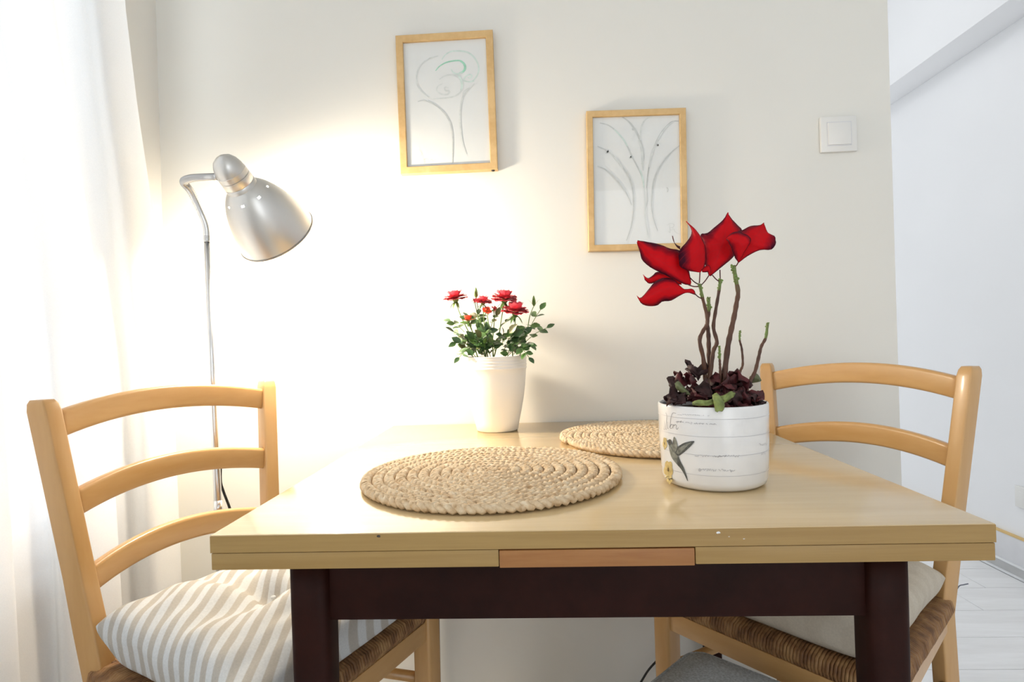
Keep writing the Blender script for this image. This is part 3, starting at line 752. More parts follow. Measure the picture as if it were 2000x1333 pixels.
S1 = [('stroke_mint', 0.0042, [(470, 320), (500, 280), (550, 252), (630, 250), (690, 265), (740, 310), (768, 370), (765, 430), (730, 485), (690, 500)]),
      ('stroke_green', 0.0035, [(420, 410), (450, 375), (500, 345), (560, 330), (620, 328), (650, 350), (662, 380)]),
      ('stroke_green', 0.0060, [(618, 330), (648, 350), (660, 385), (645, 415), (610, 432)]),
      ('stroke_mint', 0.0040, [(640, 420), (600, 436), (565, 425), (545, 395)]),
      ('stroke_mint', 0.0035, [(735, 495), (690, 500), (650, 488), (665, 455), (700, 440), (715, 455), (700, 470), (680, 465)]),
      ('stroke_pale', 0.0040, [(525, 548), (495, 545), (500, 570), (527, 575), (520, 600), (470, 602), (430, 570), (440, 535), (470, 520)]),
      ('stroke_pale', 0.0045, [(450, 480), (500, 450), (560, 445), (610, 470), (640, 520), (625, 580), (580, 615), (520, 630), (400, 640)]),
      ('stroke_mint', 0.0060, [(600, 440), (625, 480), (635, 530), (625, 570)]),
      ('stroke_pale', 0.0035, [(440, 290), (370, 310), (310, 350), (275, 410), (265, 480), (285, 550), (330, 600), (370, 625)]),
      ('stroke_grey', 0.0036, [(275, 662), (320, 652), (380, 668), (440, 705), (500, 765), (540, 840), (558, 930), (560, 1040), (556, 1165)]),
      ('stroke_pale', 0.0040, [(735, 515), (690, 560), (650, 605), (628, 680), (618, 790), (625, 890), (640, 1000), (670, 1090)]),
      ('stroke_pale', 0.0025, [(700, 545), (650, 580), (640, 630)]),
      ('stroke_grey', 0.0009, [(285, 1050), (310, 1090), (270, 1115)]), ('stroke_grey', 0.0009, [(300, 1085), (325, 1130), (330, 1165), (322, 1135), (355, 1128), (365, 1142)]),
      ('stroke_grey', 0.0009, [(375, 1145), (390, 1130), (400, 1145), (425, 1132)])]
picture('framed_drawing', [(771, 69.5), (962, 57), (972, 331), (783, 340)], 0.0175, 'oak-framed drawing with a green swirl, the upper and left one of the two', S1, peg, (750, 40))
S2 = [('stroke_grey', 0.0038, [(215, 210), (290, 232), (370, 300), (430, 385), (480, 490), (530, 585), (560, 660), (572, 735)]),
      ('stroke_mint', 0.0042, [(330, 260), (400, 335), (440, 400)]), ('stroke_mint', 0.0040, [(540, 590), (560, 650), (575, 740)]),
      ('stroke_grey', 0.0052, [(395, 160), (450, 200), (500, 265), (540, 345), (562, 430), (570, 500), (555, 545)]),
      ('stroke_pale', 0.0058, [(530, 350), (555, 430), (560, 510), (568, 600)]),
      ('stroke_pale', 0.0040, [(655, 150), (590, 180), (555, 235), (543, 320), (545, 350)]),
      ('stroke_dark', 0.0030, [(855, 195), (800, 200), (740, 255), (690, 330), (650, 425), (622, 530), (603, 640), (596, 740)]),
      ('stroke_pale', 0.0042, [(820, 195), (760, 240), (690, 340), (640, 460), (615, 570)]),
      ('stroke_grey', 0.0036, [(868, 390), (800, 445), (730, 525), (680, 610), (650, 700), (638, 800), (637, 900), (655, 1000), (685, 1090)]),
      ('stroke_grey', 0.0040, [(195, 400), (260, 430), (320, 475), (390, 560), (445, 640), (475, 720), (488, 810), (488, 930), (470, 1050), (430, 1170)]),
      ('stroke_pale', 0.0050, [(300, 455), (360, 520), (400, 580)]),
      ('stroke_grey', 0.0034, [(195, 562), (260, 590), (330, 650), (395, 730), (440, 800), (475, 880)]),
      ('stroke_pale', 0.0036, [(575, 740), (585, 850), (583, 960), (600, 1080), (615, 1150)]),
      ('stroke_grey', 0.0026, [(598, 740), (602, 830), (590, 900)]),
      ('stroke_grey', 0.0050, [(478, 255), (490, 270)]), ('stroke_grey', 0.0045, [(458, 500), (470, 485), (462, 490)]), ('stroke_grey', 0.0045, [(262, 460), (285, 440), (270, 450)]), ('stroke_grey', 0.0045, [(675, 380), (690, 395), (682, 388)]),
      ('stroke_grey', 0.0032, [(758, 735), (768, 752), (762, 775)]),
      ('stroke_grey', 0.0009, [(760, 1050), (780, 1030), (815, 1035), (810, 1060), (785, 1065), (790, 1085)]), ('stroke_grey', 0.0009, [(780, 1030), (785, 1100), (770, 1090)]), ('stroke_grey', 0.0009, [(790, 1085), (815, 1075), (830, 1100), (865, 1115)])]
picture('framed_drawing', [(1146, 217), (1343, 209.5), (1341, 487), (1149, 490.5)], 0.0150, 'oak-framed drawing of branching grey stalks, nearer the light switch', S2, None, (1120, 190))

# ================================================================== LIGHT SWITCH and SOCKET
def plate(name, c, axis, half, rocker, label, cat):
    root = empty(name, c); t = 0.009
    if axis == 'y':
        box('cover_plate', (-half, -t, -half), (half, 0, half), 'switch_plastic', root, bev=0.003)
        box('rocker', (-rocker, -t-0.0035, -rocker), (rocker, -t+0.001, rocker), 'switch_plastic', root, bev=0.0015)
        box('inner_frame', (-rocker-0.0022, -t-0.0008, -rocker-0.0022), (rocker+0.0022, -t+0.001, rocker+0.0022), 'skirting_white', root)
    else:
        box('cover_plate', (-t, -half, -half), (0, half, half), 'switch_plastic', root, bev=0.003)
        box('inner_frame', (-t-0.0012, -rocker, -rocker), (-t+0.001, rocker, rocker), 'switch_plastic', root, bev=0.0006)
    tag(root, label, cat)
swc = at(1635, 264, YW); swc.y = YW-0.0002
plate('light_switch', swc, 'y', 0.0425, 0.0265, 'square white light switch on the wall to the right of the pictures', 'switch')
plate('wall_socket', Vector((XR-0.0002, 2.238, 0.312)), 'x', 0.0405, 0.02, 'white socket low on the far right wall above the skirting', 'socket')

# ================================================================== JUTE PLACEMATS
def mat_mesh():
    Rm = 0.1975; sp = 0.0162; parts = []
    turns = Rm/sp; tot = turns*2*PI
    ptsn = []
    th = 1.2
    while th < tot:
        ptsn.append(th); r = sp*th/(2*PI); th += 0.0036/max(r, 0.008)
    s = 0; S = [0]
    for a, b_ in zip(ptsn, ptsn[1:]):
        s += (b_-a)*sp*(a+b_)/2/(2*PI); S.append(s)
    for k in range(3):
        path = []
        for th, s in zip(ptsn, S):
            ph = s/0.036*2*PI + k*2*PI/3
            r = sp*th/(2*PI)-sp*0.5 + 0.0044*math.sin(ph)
            jit = 0.0007*noise.noise(Vector((s*60, k*3.1, 1)))
            z = 0.0078 + 0.0024*math.sin(2*ph+0.4)+jit
            r += 0.0012*noise.noise(Vector((s*8, 2.2, 5)))
            r -= sp*0.75*max(0, 1-(tot-th)/0.7)**2
            path.append(Vector((r*math.cos(th), r*math.sin(th), z)))
        parts.append(tube(path, 0.0044, 6, squash=0.95))
    return join(*parts)
mv = mat_mesh()
pm = empty('placemat', (-0.1277, 0.8531, ZT)); 
mo = mobj('braid', mv, 'jute', pm); mo['kind'] = 'stuff'
bk = mobj('backing', lathe([(0.0005, 0.0006), (0.176, 0.0006), (0.178, 0.0025), (0.176, 0.0050), (0.0005, 0.0050)], 64), 'jute', pm)
tag(pm, 'round braided jute placemat in front, at the near edge of the table', 'placemat', 'jute placemats on the table')
pm2 = copy_tree(pm); pm2.location = (0.1755, 1.1305, ZT); pm2.rotation_euler = (0, 0, 2.1); pm2.scale = (0.985, 0.985, 1)
tag(pm2, 'round braided jute placemat at the back, partly behind the patterned pot', 'placemat', 'jute placemats on the table')

# ================================================================== leaf builders
def traced_leaf(name, top, mid, bot, parent, org, zoom, off, Y, dm, dt, db, mat, n=16, thick=0.0006, wav=0.0015, seed=0.0):
    """a leaf traced as upper edge, midrib, lower edge (tip first); dm/dt/db: depth of each line along tip..base"""
    def line(pts, dd):
        P = catmull([(off[0]+x/zoom, off[1]+y/zoom, 0) for x, y in pts], n); out = []
        D = catmull([(d, 0, 0) for d in dd], n)
        for i, p in enumerate(P): out.append(at(p.x, p.y, Y+D[i].x))
        return out
    T = line(top, dt); M_ = line(mid, dm); B = line(bot, db)
    V = []; UV = []; F = []; cols = 9
    for i in range(n):
        for j in range(cols):
            q = -1+2*j/(cols-1); e = T[i] if q < 0 else B[i]; a = abs(q)
            p = M_[i].lerp(e, a)
            p = p + Vector((0, -0.10*(e-M_[i]).length*4*a*(1-a), 0))
            p = p + Vector((0, wav*noise.noise(Vector((i*0.55+seed, q*1.8, seed))), 0))
            V.append(p); UV.append((i/(n-1), j/(cols-1)))
    for i in range(n-1):
        for j in range(cols-1):
            a = i*cols+j; F.append((a, a+1, a+cols+1, a+cols))
    o = mobj(name, (V, F), mat, parent, uv=UV, org=org)
    sm = o.modifiers.new('thickness', 'SOLIDIFY'); sm.thickness = thick; sm.offset = 0
    return o
def leaf_mesh(name, L, Wd, mat, fold=0.25, curl=0.3, n=8, seed=0, serr=0.04):
    V = []; F = []; rr = random.Random(seed)
    for i in range(n+1):
        t = i/n; w_ = Wd*math.sin(PI*min(1, t*0.97+0.015))**0.85*(1-0.25*t)*(1+serr*(1 if i % 2 else -1))
        if i in (0, n): w_ = Wd*0.03
        z = -curl*L*t*t
        for q in (-1, -0.5, 0, 0.5, 1):
            V.append(Vector((L*t, q*w_/2, z+fold*abs(q)*w_/2)))
    for i in range(n):
        for j in range(4): a = i*5+j; F.append((a, a+5, a+6, a+1))
    me = bpy.data.meshes.new(name); me.from_pydata(V, [], F); me.polygons.foreach_set('use_smooth', [True]*len(F)); me.materials.append(MATS[mat]); me.update()
    return me
def place(name, me, parent, loc, dirv, roll=0.0, scale=1.0, up=(0, 0, 1)):
    d = Vector(dirv).normalized(); z = Vector(up); s = z.cross(d)
    if s.length < 1e-3: s = Vector((0, 1, 0))
    s.normalize(); u = d.cross(s)
    rm = Matrix((d, s, u)).transposed().to_4x4() @ Matrix.Rotation(roll, 4, 'X')
    o = bpy.data.objects.new(name, me); C.objects.link(o); o.parent = parent
    o.matrix_local = Matrix.Translation(loc) @ rm @ Matrix.Diagonal((scale, scale, scale, 1))
    return o

# ================================================================== POTTED ROSE
def rose():
    cx, cy = -0.1487, 1.312
    root = empty('potted_rose', (cx, cy, ZT)); O = root.location
    tag(root, 'miniature rose with coral-red blooms in a tall white pot by the wall', 'potted plant')
    prof = [(0.0005, 0.0), (0.045, 0.0), (0.0475, 0.002), (0.0510, 0.020), (0.0570, 0.046), (0.0625, 0.075), (0.0660, 0.100), (0.0685, 0.125), (0.0695, 0.138)]
    for k in range(4):
        z = 0.139+k*0.0068; prof += [(0.0702, z), (0.0711, z+0.0016), (0.0713, z+0.0040), (0.0706, z+0.0058)]
    prof += [(0.0722, 0.1675), (0.0718, 0.1690), (0.0700, 0.1685), (0.0690, 0.150), (0.0600, 0.1475), (0.0005, 0.1475)]
    pot = mobj('pot', lathe(prof, 72), 'pot_white', root)
    mobj('soil', lathe([(0.0005, 0.156), (0.03, 0.155), (0.068, 0.151)], 40), 'soil', root)
    zo = 4.038; off = (840, 540)
    W = lambda x, y, dy=0.0: at(off[0]+x/zo, off[1]+y/zo, cy+dy)-O
    rr = random.Random(11)
    stems = []
    def stem(pts, r0=0.0016, mat='stem_green'):
        p = catmull(pts, 18); stems.append(p)
        mobj('stem', tube(p, [r0*(1-0.35*i/17) for i in range(18)], 6), mat, root); return p
    base = lambda: Vector((rr.uniform(-0.03, 0.03), rr.uniform(-0.03, 0.02), 0.152))
    # flowers: x, y, width, depth, tilt, material
    petal = {}
    def petal_mesh(mat, kind):
        key = (mat, kind)
        if key in petal: return petal[key]
        V = []; F = []; nn, mm = 6, 7
        for i in range(nn+1):
            t = i/nn
            for j in range(mm):
                q = -1+2*j/(mm-1); w_ = (0.18+0.82*math.sin(PI*0.5*min(1, t*1.25)))*(1-0.22*max(0, t-0.75)*4)
                x = t*(1-0.10*q*q*t); y = q*0.48*w_
                z = (0.30*t*t if kind == 'in' else 0.16*t-0.22*t*t) + 0.20*q*q*t*(1 if kind == 'in' else 0.5) + 0.035*math.sin(q*7+i)*t*t
                V.append(Vector((x, y, z)))
        for i in range(nn):
            for j in range(mm-1): a = i*mm+j; F.append((a, a+mm, a+mm+1, a+1))
        me = bpy.data.meshes.new('petal'); me.from_pydata(V, [], F); me.polygons.foreach_set('use_smooth', [True]*len(F)); me.materials.append(MATS[mat]); me.update()
        petal[key] = me; return me
    def flower(x, y, wpx, dy, tilt, mat, full=True):
        c = W(x, y, dy); rad = wpx/zo/2/CF*(cy+dy)*1.12
        V, F = lathe([(0.0005, -0.30), (0.10, -0.30), (0.20, -0.22), (0.27, -0.10), (0.22, 0.02), (0.0005, 0.05)], 12)
        fo = mobj('flower', ([v*rad for v in V], F), 'stem_green', root)
        fo.matrix_local = Matrix.Translation(c) @ Matrix.Rotation(tilt[0], 4, 'X') @ Matrix.Rotation(tilt[1], 4, 'Y')
        rings = ((9, 1.0, 4, 'out'), (9, 0.95, 13, 'out'), (8, 0.86, 21, 'out'), (7, 0.72, 27, 'in'), (6, 0.56, 36, 'in'), (5, 0.42, 50, 'in'), (3, 0.30, 70, 'in')) if full else ((5, 0.95, 12, 'out'), (5, 0.8, 34, 'in'), (4, 0.55, 60, 'in'))
        for ri, (cn, sc, el, kind) in enumerate(rings):
            for k in range(cn):
                a = 2*PI*(k+0.5*(ri % 2)+rr.uniform(-0.12, 0.12))/cn; e = R_(el+rr.uniform(-5, 6))
                o = bpy.data.objects.new('petal', petal_mesh(mat, kind)); C.objects.link(o); o.parent = fo
                s = rad*sc*rr.uniform(0.92, 1.06)
                o.matrix_local = Matrix.Translation((0, 0, rad*(-0.06+0.05*ri))) @ Matrix.Rotation(a, 4, 'Z') @ Matrix.Rotation(-e, 4, 'Y') @ Matrix.Diagonal((s, s*1.05, s, 1))
        for k in range(5):                                  # sepals hanging under the bloom
            a = 2*PI*k/5+rr.random(); o = place('sepal', sepal, fo, (0, 0, -0.2*rad), (math.cos(a), math.sin(a), -0.35), 0, rad/0.02)
        b0 = base()*0.8+Vector((c.x*0.35, 0, 0.03)); b0.z = 0.152
        d = Vector((0, 0, -0.28*rad))
        stem([b0, b0.lerp(c+d, 0.4)+Vector((rr.uniform(-.004, .004), 0, 0)), b0.lerp(c+d, 0.75), c+d])
    sepal = leaf_mesh('sepal', 0.016, 0.005, 'leaf_green', 0.2, 0.5, 5)
    flower(200, 178, 175, 0.010, (0.10, -0.10), 'rose_red')
    flower(418, 205, 130, 0.000, (0.20, 0.15), 'rose_red', True)
    flower(586, 182, 195, -0.008, (0.12, 0.08), 'rose_red')
    flower(672, 280, 200, -0.022, (0.12, 0.10), 'rose_red')
    flower(300, 350, 112, -0.030, (0.05, 0.0), 'rose_orange', False)
    flower(448, 275, 80, -0.012, (0.7, 0.3), 'rose_orange', False)
    flower(505, 262, 60, 0.012, (0.3, 0.8), 'rose_red', False)
    flower(352, 195, 50, 0.008, (0.2, 0.0), 'rose_red', False)
    # buds
    for x, y, dy in ((362, 130, 0.01), (818, 195, 0.0)):
        c = W(x, y, dy); V, F = lathe([(0.0005, -0.012), (0.0022, -0.011), (0.0042, -0.006), (0.0040, 0.001), (0.0024, 0.008), (0.0006, 0.0125)], 12)
        bo = mobj('bud', (V, F), 'bud_green', root); bo.location = c
        for k in range(4):
            a = k*PI/2; place('sepal', sepal, bo, (0.003*math.cos(a), 0.003*math.sin(a), -0.010), (0.25*math.cos(a), 0.25*math.sin(a), 1), 0, 1.05)
        b0 = Vector((c.x*0.55, 0.0, 0.152)); stem([b0, b0.lerp(c, 0.45)+Vector((0.003, 0, 0)), b0.lerp(c, 0.75), c+Vector((0, 0, -0.011))], 0.0014)
    # leafy shoots: leaflets in fives along side stalks
    lm = [leaf_mesh('leaf', 0.023, 0.0155, mt, 0.22, cu, 8, sd) for mt, cu, sd in (('leaf_green', 0.15, 1), ('leaf_dark', 0.25, 2), ('leaf_dark', 0.05, 3), ('leaf_bronze', 0.2, 4))]
    def spray(x0, y0, x1, y1, d0, d1, cnt=5, sc=1.0, wts=(3, 3, 2, 1)):
        a = W(x0, y0, d0); b_ = W(x1, y1, d1); mid = a.lerp(b_, 0.5)+Vector((0, 0, 0.004))
        p = catmull([a, mid, b_], 10); mobj('leaf_stalk', tube(p, 0.0008, 5), 'stem_green', root)
        ax = (b_-a).normalized(); up = Vector((0, -0.25, 1)); side = ax.cross(up)
        if side.length < 0.05: side = Vector((1, 0, 0))
        side.normalize()
        for k in range(cnt):
            if k == 0: pos, dr = p[-1], ax+Vector((0, 0, -0.1))
            else:
                q = 0.95-0.26*((k+1)//2); pos = p[max(0, min(9, int(q*9)))]; dr = ax*0.45+side*(1 if k % 2 else -1)+Vector((0, 0, rr.uniform(-.2, .25)))
            place('leaf', rr.choices(lm, wts)[0], root, pos, dr, rr.uniform(-0.35, 0.35), sc*rr.uniform(0.85, 1.2), up=(rr.uniform(-.5, .5), rr.uniform(-1.3, -0.2), rr.uniform(0.3, 1.0)))
    # traced outer sprays (photo layout)
    for a in ((330, 560, 230, 640, -0.03, -0.06), (300, 520, 190, 440, -0.01, -0.03), (290, 500, 205, 525, 0.0, -0.02), (270, 440, 160, 360, 0.0, 0.02),
              (700, 560, 780, 640, -0.05, -0.07), (740, 540, 800, 555, -0.03, -0.055), (750, 520, 920, 408, 0.0, 0.01), (760, 470, 870, 265, 0.0, 0.02), (640, 420, 720, 420, -0.02, -0.04),
              (330, 420, 290, 320, -0.01, 0.01), (370, 400, 380, 300, 0.0, 0.02), (640, 440, 830, 400, 0.01, 0.03), (480, 400, 520, 310, -0.02, -0.03), (540, 420, 620, 350, 0.0, -0.01)):
        spray(*a, cnt=5, sc=0.90)
    # the dense middle of the bush
    for k in range(40):
        ax_ = rr.uniform(-1, 1); x = 500+ax_*205; y = rr.uniform(420+abs(ax_)*60, 610); dy = rr.uniform(-0.06, 0.035)
        spray(x-ax_*40, y+55, x+rr.uniform(-35, 35)+ax_*30, y-rr.uniform(-8, 30), dy*0.7, dy, cnt=rr.choice((3, 5)), sc=rr.uniform(0.85, 1.15), wts=(2, 4, 3, 0.7))
rose()

# ================================================================== POINSETTIA in a printed pot
def poinsettia():
    cx, cy, r0 = 0.1885, 0.809, 0.0725; H = 0.1105
    root = empty('potted_poinsettia', (cx, cy, ZT)); O = root.location
    tag(root, 'leggy red poinsettia in a white round pot printed with a hummingbird', 'potted plant')
    def rad(z): return 0.0690+0.0040*min(1, z/0.06)+0.0005*z/H
    prof = [(0.0005, 0.0), (0.052, 0.0), (0.0535, 0.0025), (0.060, 0.0035), (0.0668, 0.0075), (0.0690, 0.0125)]
    prof = [(0.0005, 0.0), (0.058, 0.0), (0.0620, 0.0012), (0.0672, 0.0050), (0.0692, 0.0110), (0.0706, 0.03), (0.0718, 0.06), (0.0724, 0.09), (0.0727, H-0.003), (0.0722, H-0.0006), (0.0708, H), (0.0694, H-0.0008), (0.0688, H-0.004), (0.0685, 0.080), (0.0005, 0.080)]
    pot = mobj('pot', lathe(prof, 96), 'pot_ceramic', root)
    outer = prof[4:10]
    def rz(z):
        for (ra, za_), (rb, zb_) in zip(outer, outer[1:]):
            if za_ <= z <= zb_: return ra+(rb-ra)*(z-za_)/(zb_-za_)
        return 0.0722
    zo = 4.596; off = (1260, 700)
    def cyl(x, y, lift=0.0004):
        """pixel of the close-up -> point on the pot wall"""
        d = ray(off[0]+x/zo, off[1]+y/zo); o = CAM-O; rr_ = 0.0715
        for _ in range(4):
            A = d.x*d.x+d.y*d.y; B = 2*(o.x*d.x+o.y*d.y); Cq = o.x*o.x+o.y*o.y-rr_*rr_
            disc = B*B-4*A*Cq
            if disc <= 0: t = -B/(2*A)
            else: t = (-B-math.sqrt(disc))/(2*A)
            p = o+d*t; rr_ = rz(min(max(p.z, 0.006), H-0.004))
        k = (rr_+lift)/math.hypot(p.x, p.y)
        return Vector((p.x*k, p.y*k, p.z))
    nr = lambda p: Vector((p.x, p.y, 0)).normalized()
    def stroke(pts, wd, mat, nm='printed_line', taper=True, lift=0.0004):
        P2 = catmull([(x, y, 0) for x, y in pts], max(10, len(pts)*6)); pp = [cyl(p.x, p.y, lift) for p in P2]
        return ribbon(pp, wd, nr, mat, nm, pot, Vector((0, 0, 0)), taper)
    def patch(pts, mat, nm, lift=0.0005, sub=40):
        """filled printed shape: outline fan about its centre, laid on the wall in rings"""
        P2 = catmull([(x, y, 0) for x, y in pts]+[(pts[0][0], pts[0][1], 0)], sub+1)[:-1]
        c = sum(P2, Vector())/sub; V = [cyl(c.x, c.y, lift)]; F = []
        for ring in (0.35, 0.7, 1.0):
            for p in P2: q = c.lerp(p, ring); V.append(cyl(q.x, q.y, lift))
        for k in range(sub): F.append((0, 1+k, 1+(k+1) % sub))
        for g in range(2):
            for k in range(sub): a = 1+g*sub; F.append((a+k, a+sub+k, a+sub+(k+1) % sub, a+(k+1) % sub))
        return mobj(nm, (V, F), mat, pot)
    # faint ruled lines all round the pot
    for z in (0.0955, 0.0730, 0.0490, 0.0230):
        rr2 = rz(z)+0.0004; V = []; F = []; n = 96
        for k in range(n):
            a = 2*PI*k/n; wv = 0.00012*math.sin(a*5+z*900)
            V += [Vector((rr2*math.cos(a), rr2*math.sin(a), z+wv+0.00026)), Vector((rr2*math.cos(a), rr2*math.sin(a), z+wv-0.00026))]
        for k in range(n): k2 = (k+1) % n; F.append((2*k, 2*k+1, 2*k2+1, 2*k2))
        mobj('printed_line', (V, F), 'ink_pale', pot)
    # script word: ...libri
    G = 'ink_grey'
    for pts, wd in (([(186, 488), (196, 520), (192, 580), (186, 632), (196, 640)], 0.0007), ([(205, 570), (203, 625), (212, 632)], 0.0007),
                    ([(278, 497), (252, 492), (236, 520), (228, 570), (222, 625), (232, 600), (246, 596), (250, 615), (236, 632), (224, 624)], 0.0008),
                    ([(252, 632), (258, 596), (262, 606), (274, 596), (278, 606)], 0.0007), ([(284, 598), (280, 628), (290, 638), (299, 622)], 0.0007), ([(287, 584), (290, 580)], 0.0008),
                    ([(172, 560), (176, 600), (170, 640), (180, 636)], 0.0006)):
        stroke(pts, wd, G, 'printed_lettering')
    # small lines of worn type
    rr = random.Random(21)
    def type_line(x0, x1, y, h, mat, step, wd, curve=0.0):
        x = x0
        while x < x1:
            L = rr.uniform(0.5, 1.4)*step; yy = y+curve*(x-x0)
            if rr.random() < 0.8:
                stroke([(x, yy+rr.uniform(-h, h)), (x+L*0.35, yy+rr.uniform(-h, h)), (x+L*0.7, yy+rr.uniform(-h, h)), (x+L, yy+rr.uniform(-h, h))], wd, mat, 'printed_lettering')
            x += L+rr.uniform(1, 5)
    type_line(275, 640, 572, 5, 'ink_pale', 16, 0.0007, 0.06); type_line(285, 330, 570, 6, 'ink_grey', 12, 0.0008)
    type_line(410, 650, 588, 5, 'ink_pale', 14, 0.0009, 0.02)
    type_line(290, 560, 505, 5, 'ink_pale', 18, 0.0005, 0.04)
    type_line(445, 830, 878, 9, 'ink_pale', 18, 0.0008, 0.0); type_line(620, 720, 882, 8, 'ink_grey', 14, 0.0007)
    type_line(480, 800, 1000, 14, 'ink_pale', 20, 0.0008, 0.04); type_line(1020, 1090, 770, 12, 'ink_pale', 18, 0.0007); type_line(1015, 1080, 860, 10, 'ink_pale', 16, 0.0008)
    patch([(478, 1000), (490, 988), (505, 1002), (498, 1018), (482, 1016)], 'ink_pale', 'printed_lettering')
    # hummingbird
    patch([(200, 742), (226, 728), (240, 745), (246, 790), (268, 830), (300, 872), (318, 925), (345, 975), (360, 1015), (376, 1060), (384, 1105), (362, 1060), (335, 1010), (300, 968), (262, 925), (240, 890), (225, 850), (216, 800), (212, 765)], 'bird_mid', 'printed_bird', 0.0005)
    patch([(296, 880), (318, 925), (345, 975), (376, 1060), (384, 1105), (352, 1040), (318, 985), (290, 950)], 'bird_dark', 'printed_bird', 0.0007)
    patch([(272, 850), (276, 812), (310, 785), (360, 758), (440, 744), (425, 775), (385, 815), (345, 850), (300, 878)], 'bird_dark', 'printed_bird', 0.0006)
    patch([(285, 850), (300, 815), (345, 785), (415, 755), (380, 790), (340, 830), (305, 860)], 'bird_mid', 'printed_bird', 0.0008)
    patch([(264, 703), (276, 725), (290, 765), (292, 800), (272, 845), (255, 815), (250, 770), (256, 725)], 'bird_mid', 'printed_bird', 0.0007)
    patch([(200, 742), (226, 728), (240, 745), (236, 775), (216, 780), (208, 760)], 'bird_dark', 'printed_bird', 0.0008)
    stroke([(206, 746), (192, 735), (178, 728)], 0.0006, 'bird_dark', 'printed_bird')
    # yellow blossoms at the left edge of the print
    def blossom(x, y, rx, ry):
        for k in range(5):
            a = k*2*PI/5+0.4; ex, ey = x+math.cos(a)*rx*0.62, y+math.sin(a)*ry*0.62
            patch([(ex+rx*0.5*math.cos(b_), ey+ry*0.5*math.sin(b_)) for b_ in [q*2*PI/8 for q in range(8)]], 'flower_print', 'printed_blossom', 0.0005, 24)
        patch([(x+rx*0.22*math.cos(q*PI/4), y+ry*0.25*math.sin(q*PI/4)) for q in range(8)], 'flower_print_core', 'printed_blossom', 0.0008, 16)
    blossom(212, 1000, 38, 75); blossom(222, 1090, 24, 38); blossom(180, 765, 18, 52)

    # soil and dry fallen leaves
    mobj('soil', lathe([(0.0005, 0.106), (0.03, 0.104), (0.068, 0.0985)], 40), 'soil', root)
    zo4 = 3.331; of4 = (1220, 400)
    W = lambda x, y, dy=0.0: at(of4[0]+x/zo4, of4[1]+y/zo4, cy+dy)-O
    rr = random.Random(4)
    def crumple(c, size, mat, seed, nm='dried_leaf', flat=0.75):
        n = 7; V = []; F = []; q = random.Random(seed); ax1 = Vector((q.uniform(-1, 1), q.uniform(-1, 1), q.uniform(-.5, .5))).normalized()
        for i in range(n):
            for j in range(n):
                u = -1+2*i/(n-1); v = -1+2*j/(n-1)
                lim = 1-0.35*v*v; u2 = u*lim
                p = Vector((u2, v*0.75, 0.35*math.sin(u*2.2+seed)+0.30*math.cos(v*3+seed)))
                p += 0.5*Vector((noise.noise(Vector((u*1.7, v*1.7, seed))), noise.noise(Vector((u*1.7, v*1.7, seed+5))), noise.noise(Vector((u*2.2, v*2.2, seed+9)))))
                V.append(p*size)
        for i in range(n-1):
            for j in range(n-1): a = i*n+j; F.append((a, a+n, a+n+1, a+1))
        o = mobj(nm, (V, F), mat, root)
        o.matrix_local = Matrix.Translation(c) @ Matrix.Rotation(q.uniform(0, 6.28), 4, 'Z') @ Matrix.Rotation(q.uniform(-1.0, 1.0), 4, 'X') @ Matrix.Rotation(q.uniform(-0.8, 0.8), 4, 'Y')
        sm = o.modifiers.new('thickness', 'SOLIDIFY'); sm.thickness = 0.0007
        return o
    k = 0
    for i in range(64):
        a = rr.uniform(0, 2*PI); rd = 0.056*math.sqrt(rr.random()); k += 1
        zz = 0.112+0.020*(1-(rd/0.06)**2)*rr.random()
        crumple(Vector((rd*math.cos(a), rd*math.sin(a), zz)), rr.uniform(0.009, 0.0145), rr.choice(('dried_red', 'dried_red', 'dried_brown')), k*1.37)
    for (x, y, dy, s, mt) in ((465, 1060, 0.0, 0.016, 'dried_brown'), (450, 1090, 0.0, 0.013, 'dried_brown'), (375, 1140, -0.005, 0.014, 'dried_red'), (340, 1160, 0.0, 0.012, 'dried_brown'),
                              (430, 1150, -0.01, 0.016, 'dried_red'), (745, 1150, -0.005, 0.018, 'dried_red'), (700, 1180, -0.02, 0.018, 'dried_red'), (770, 1175, 0.0, 0.014, 'dried_brown'),
                              (590, 1160, -0.01, 0.015, 'dried_red'), (520, 1200, -0.03, 0.014, 'dried_brown'), (330, 1240, -0.03, 0.013, 'dried_brown'), (640, 1215, -0.035, 0.014, 'dried_red'), (840, 1255, -0.03, 0.012, 'dried_red'), (870, 1270, -0.03, 0.010, 'dried_brown'), (300, 1270, -0.035, 0.011, 'dried_brown')):
        k += 1; crumple(W(x, y, dy), s, mt, k*1.91)
    # green shrivelled leaf hanging over the rim, and grey-green ones
    WO = Vector(O)
    def tl(nm, top, mid, bot, mat, Y, dm, dt, db, wav=0.0015, seed=0.0, thick=0.0007, zm=zo4, of=of4, n=16):
        return traced_leaf(nm, top, mid, bot, root, WO, zm, of, Y, dm, dt, db, mat, n, thick, wav, seed)
    yf = cy-0.0715
    tl('green_leaf', [(600, 1333), (635, 1345), (650, 1300), (625, 1255), (600, 1225)], [(605, 1352), (615, 1330), (615, 1290), (600, 1255), (585, 1230)], [(590, 1345), (585, 1320), (580, 1290), (572, 1262), (570, 1240)], 'curled_green', yf, (-0.006, -0.006, -0.007, -0.004, 0.012), (-0.003, -0.002, -0.002, 0.0, 0.014), (-0.003, -0.002, -0.002, 0.0, 0.014))
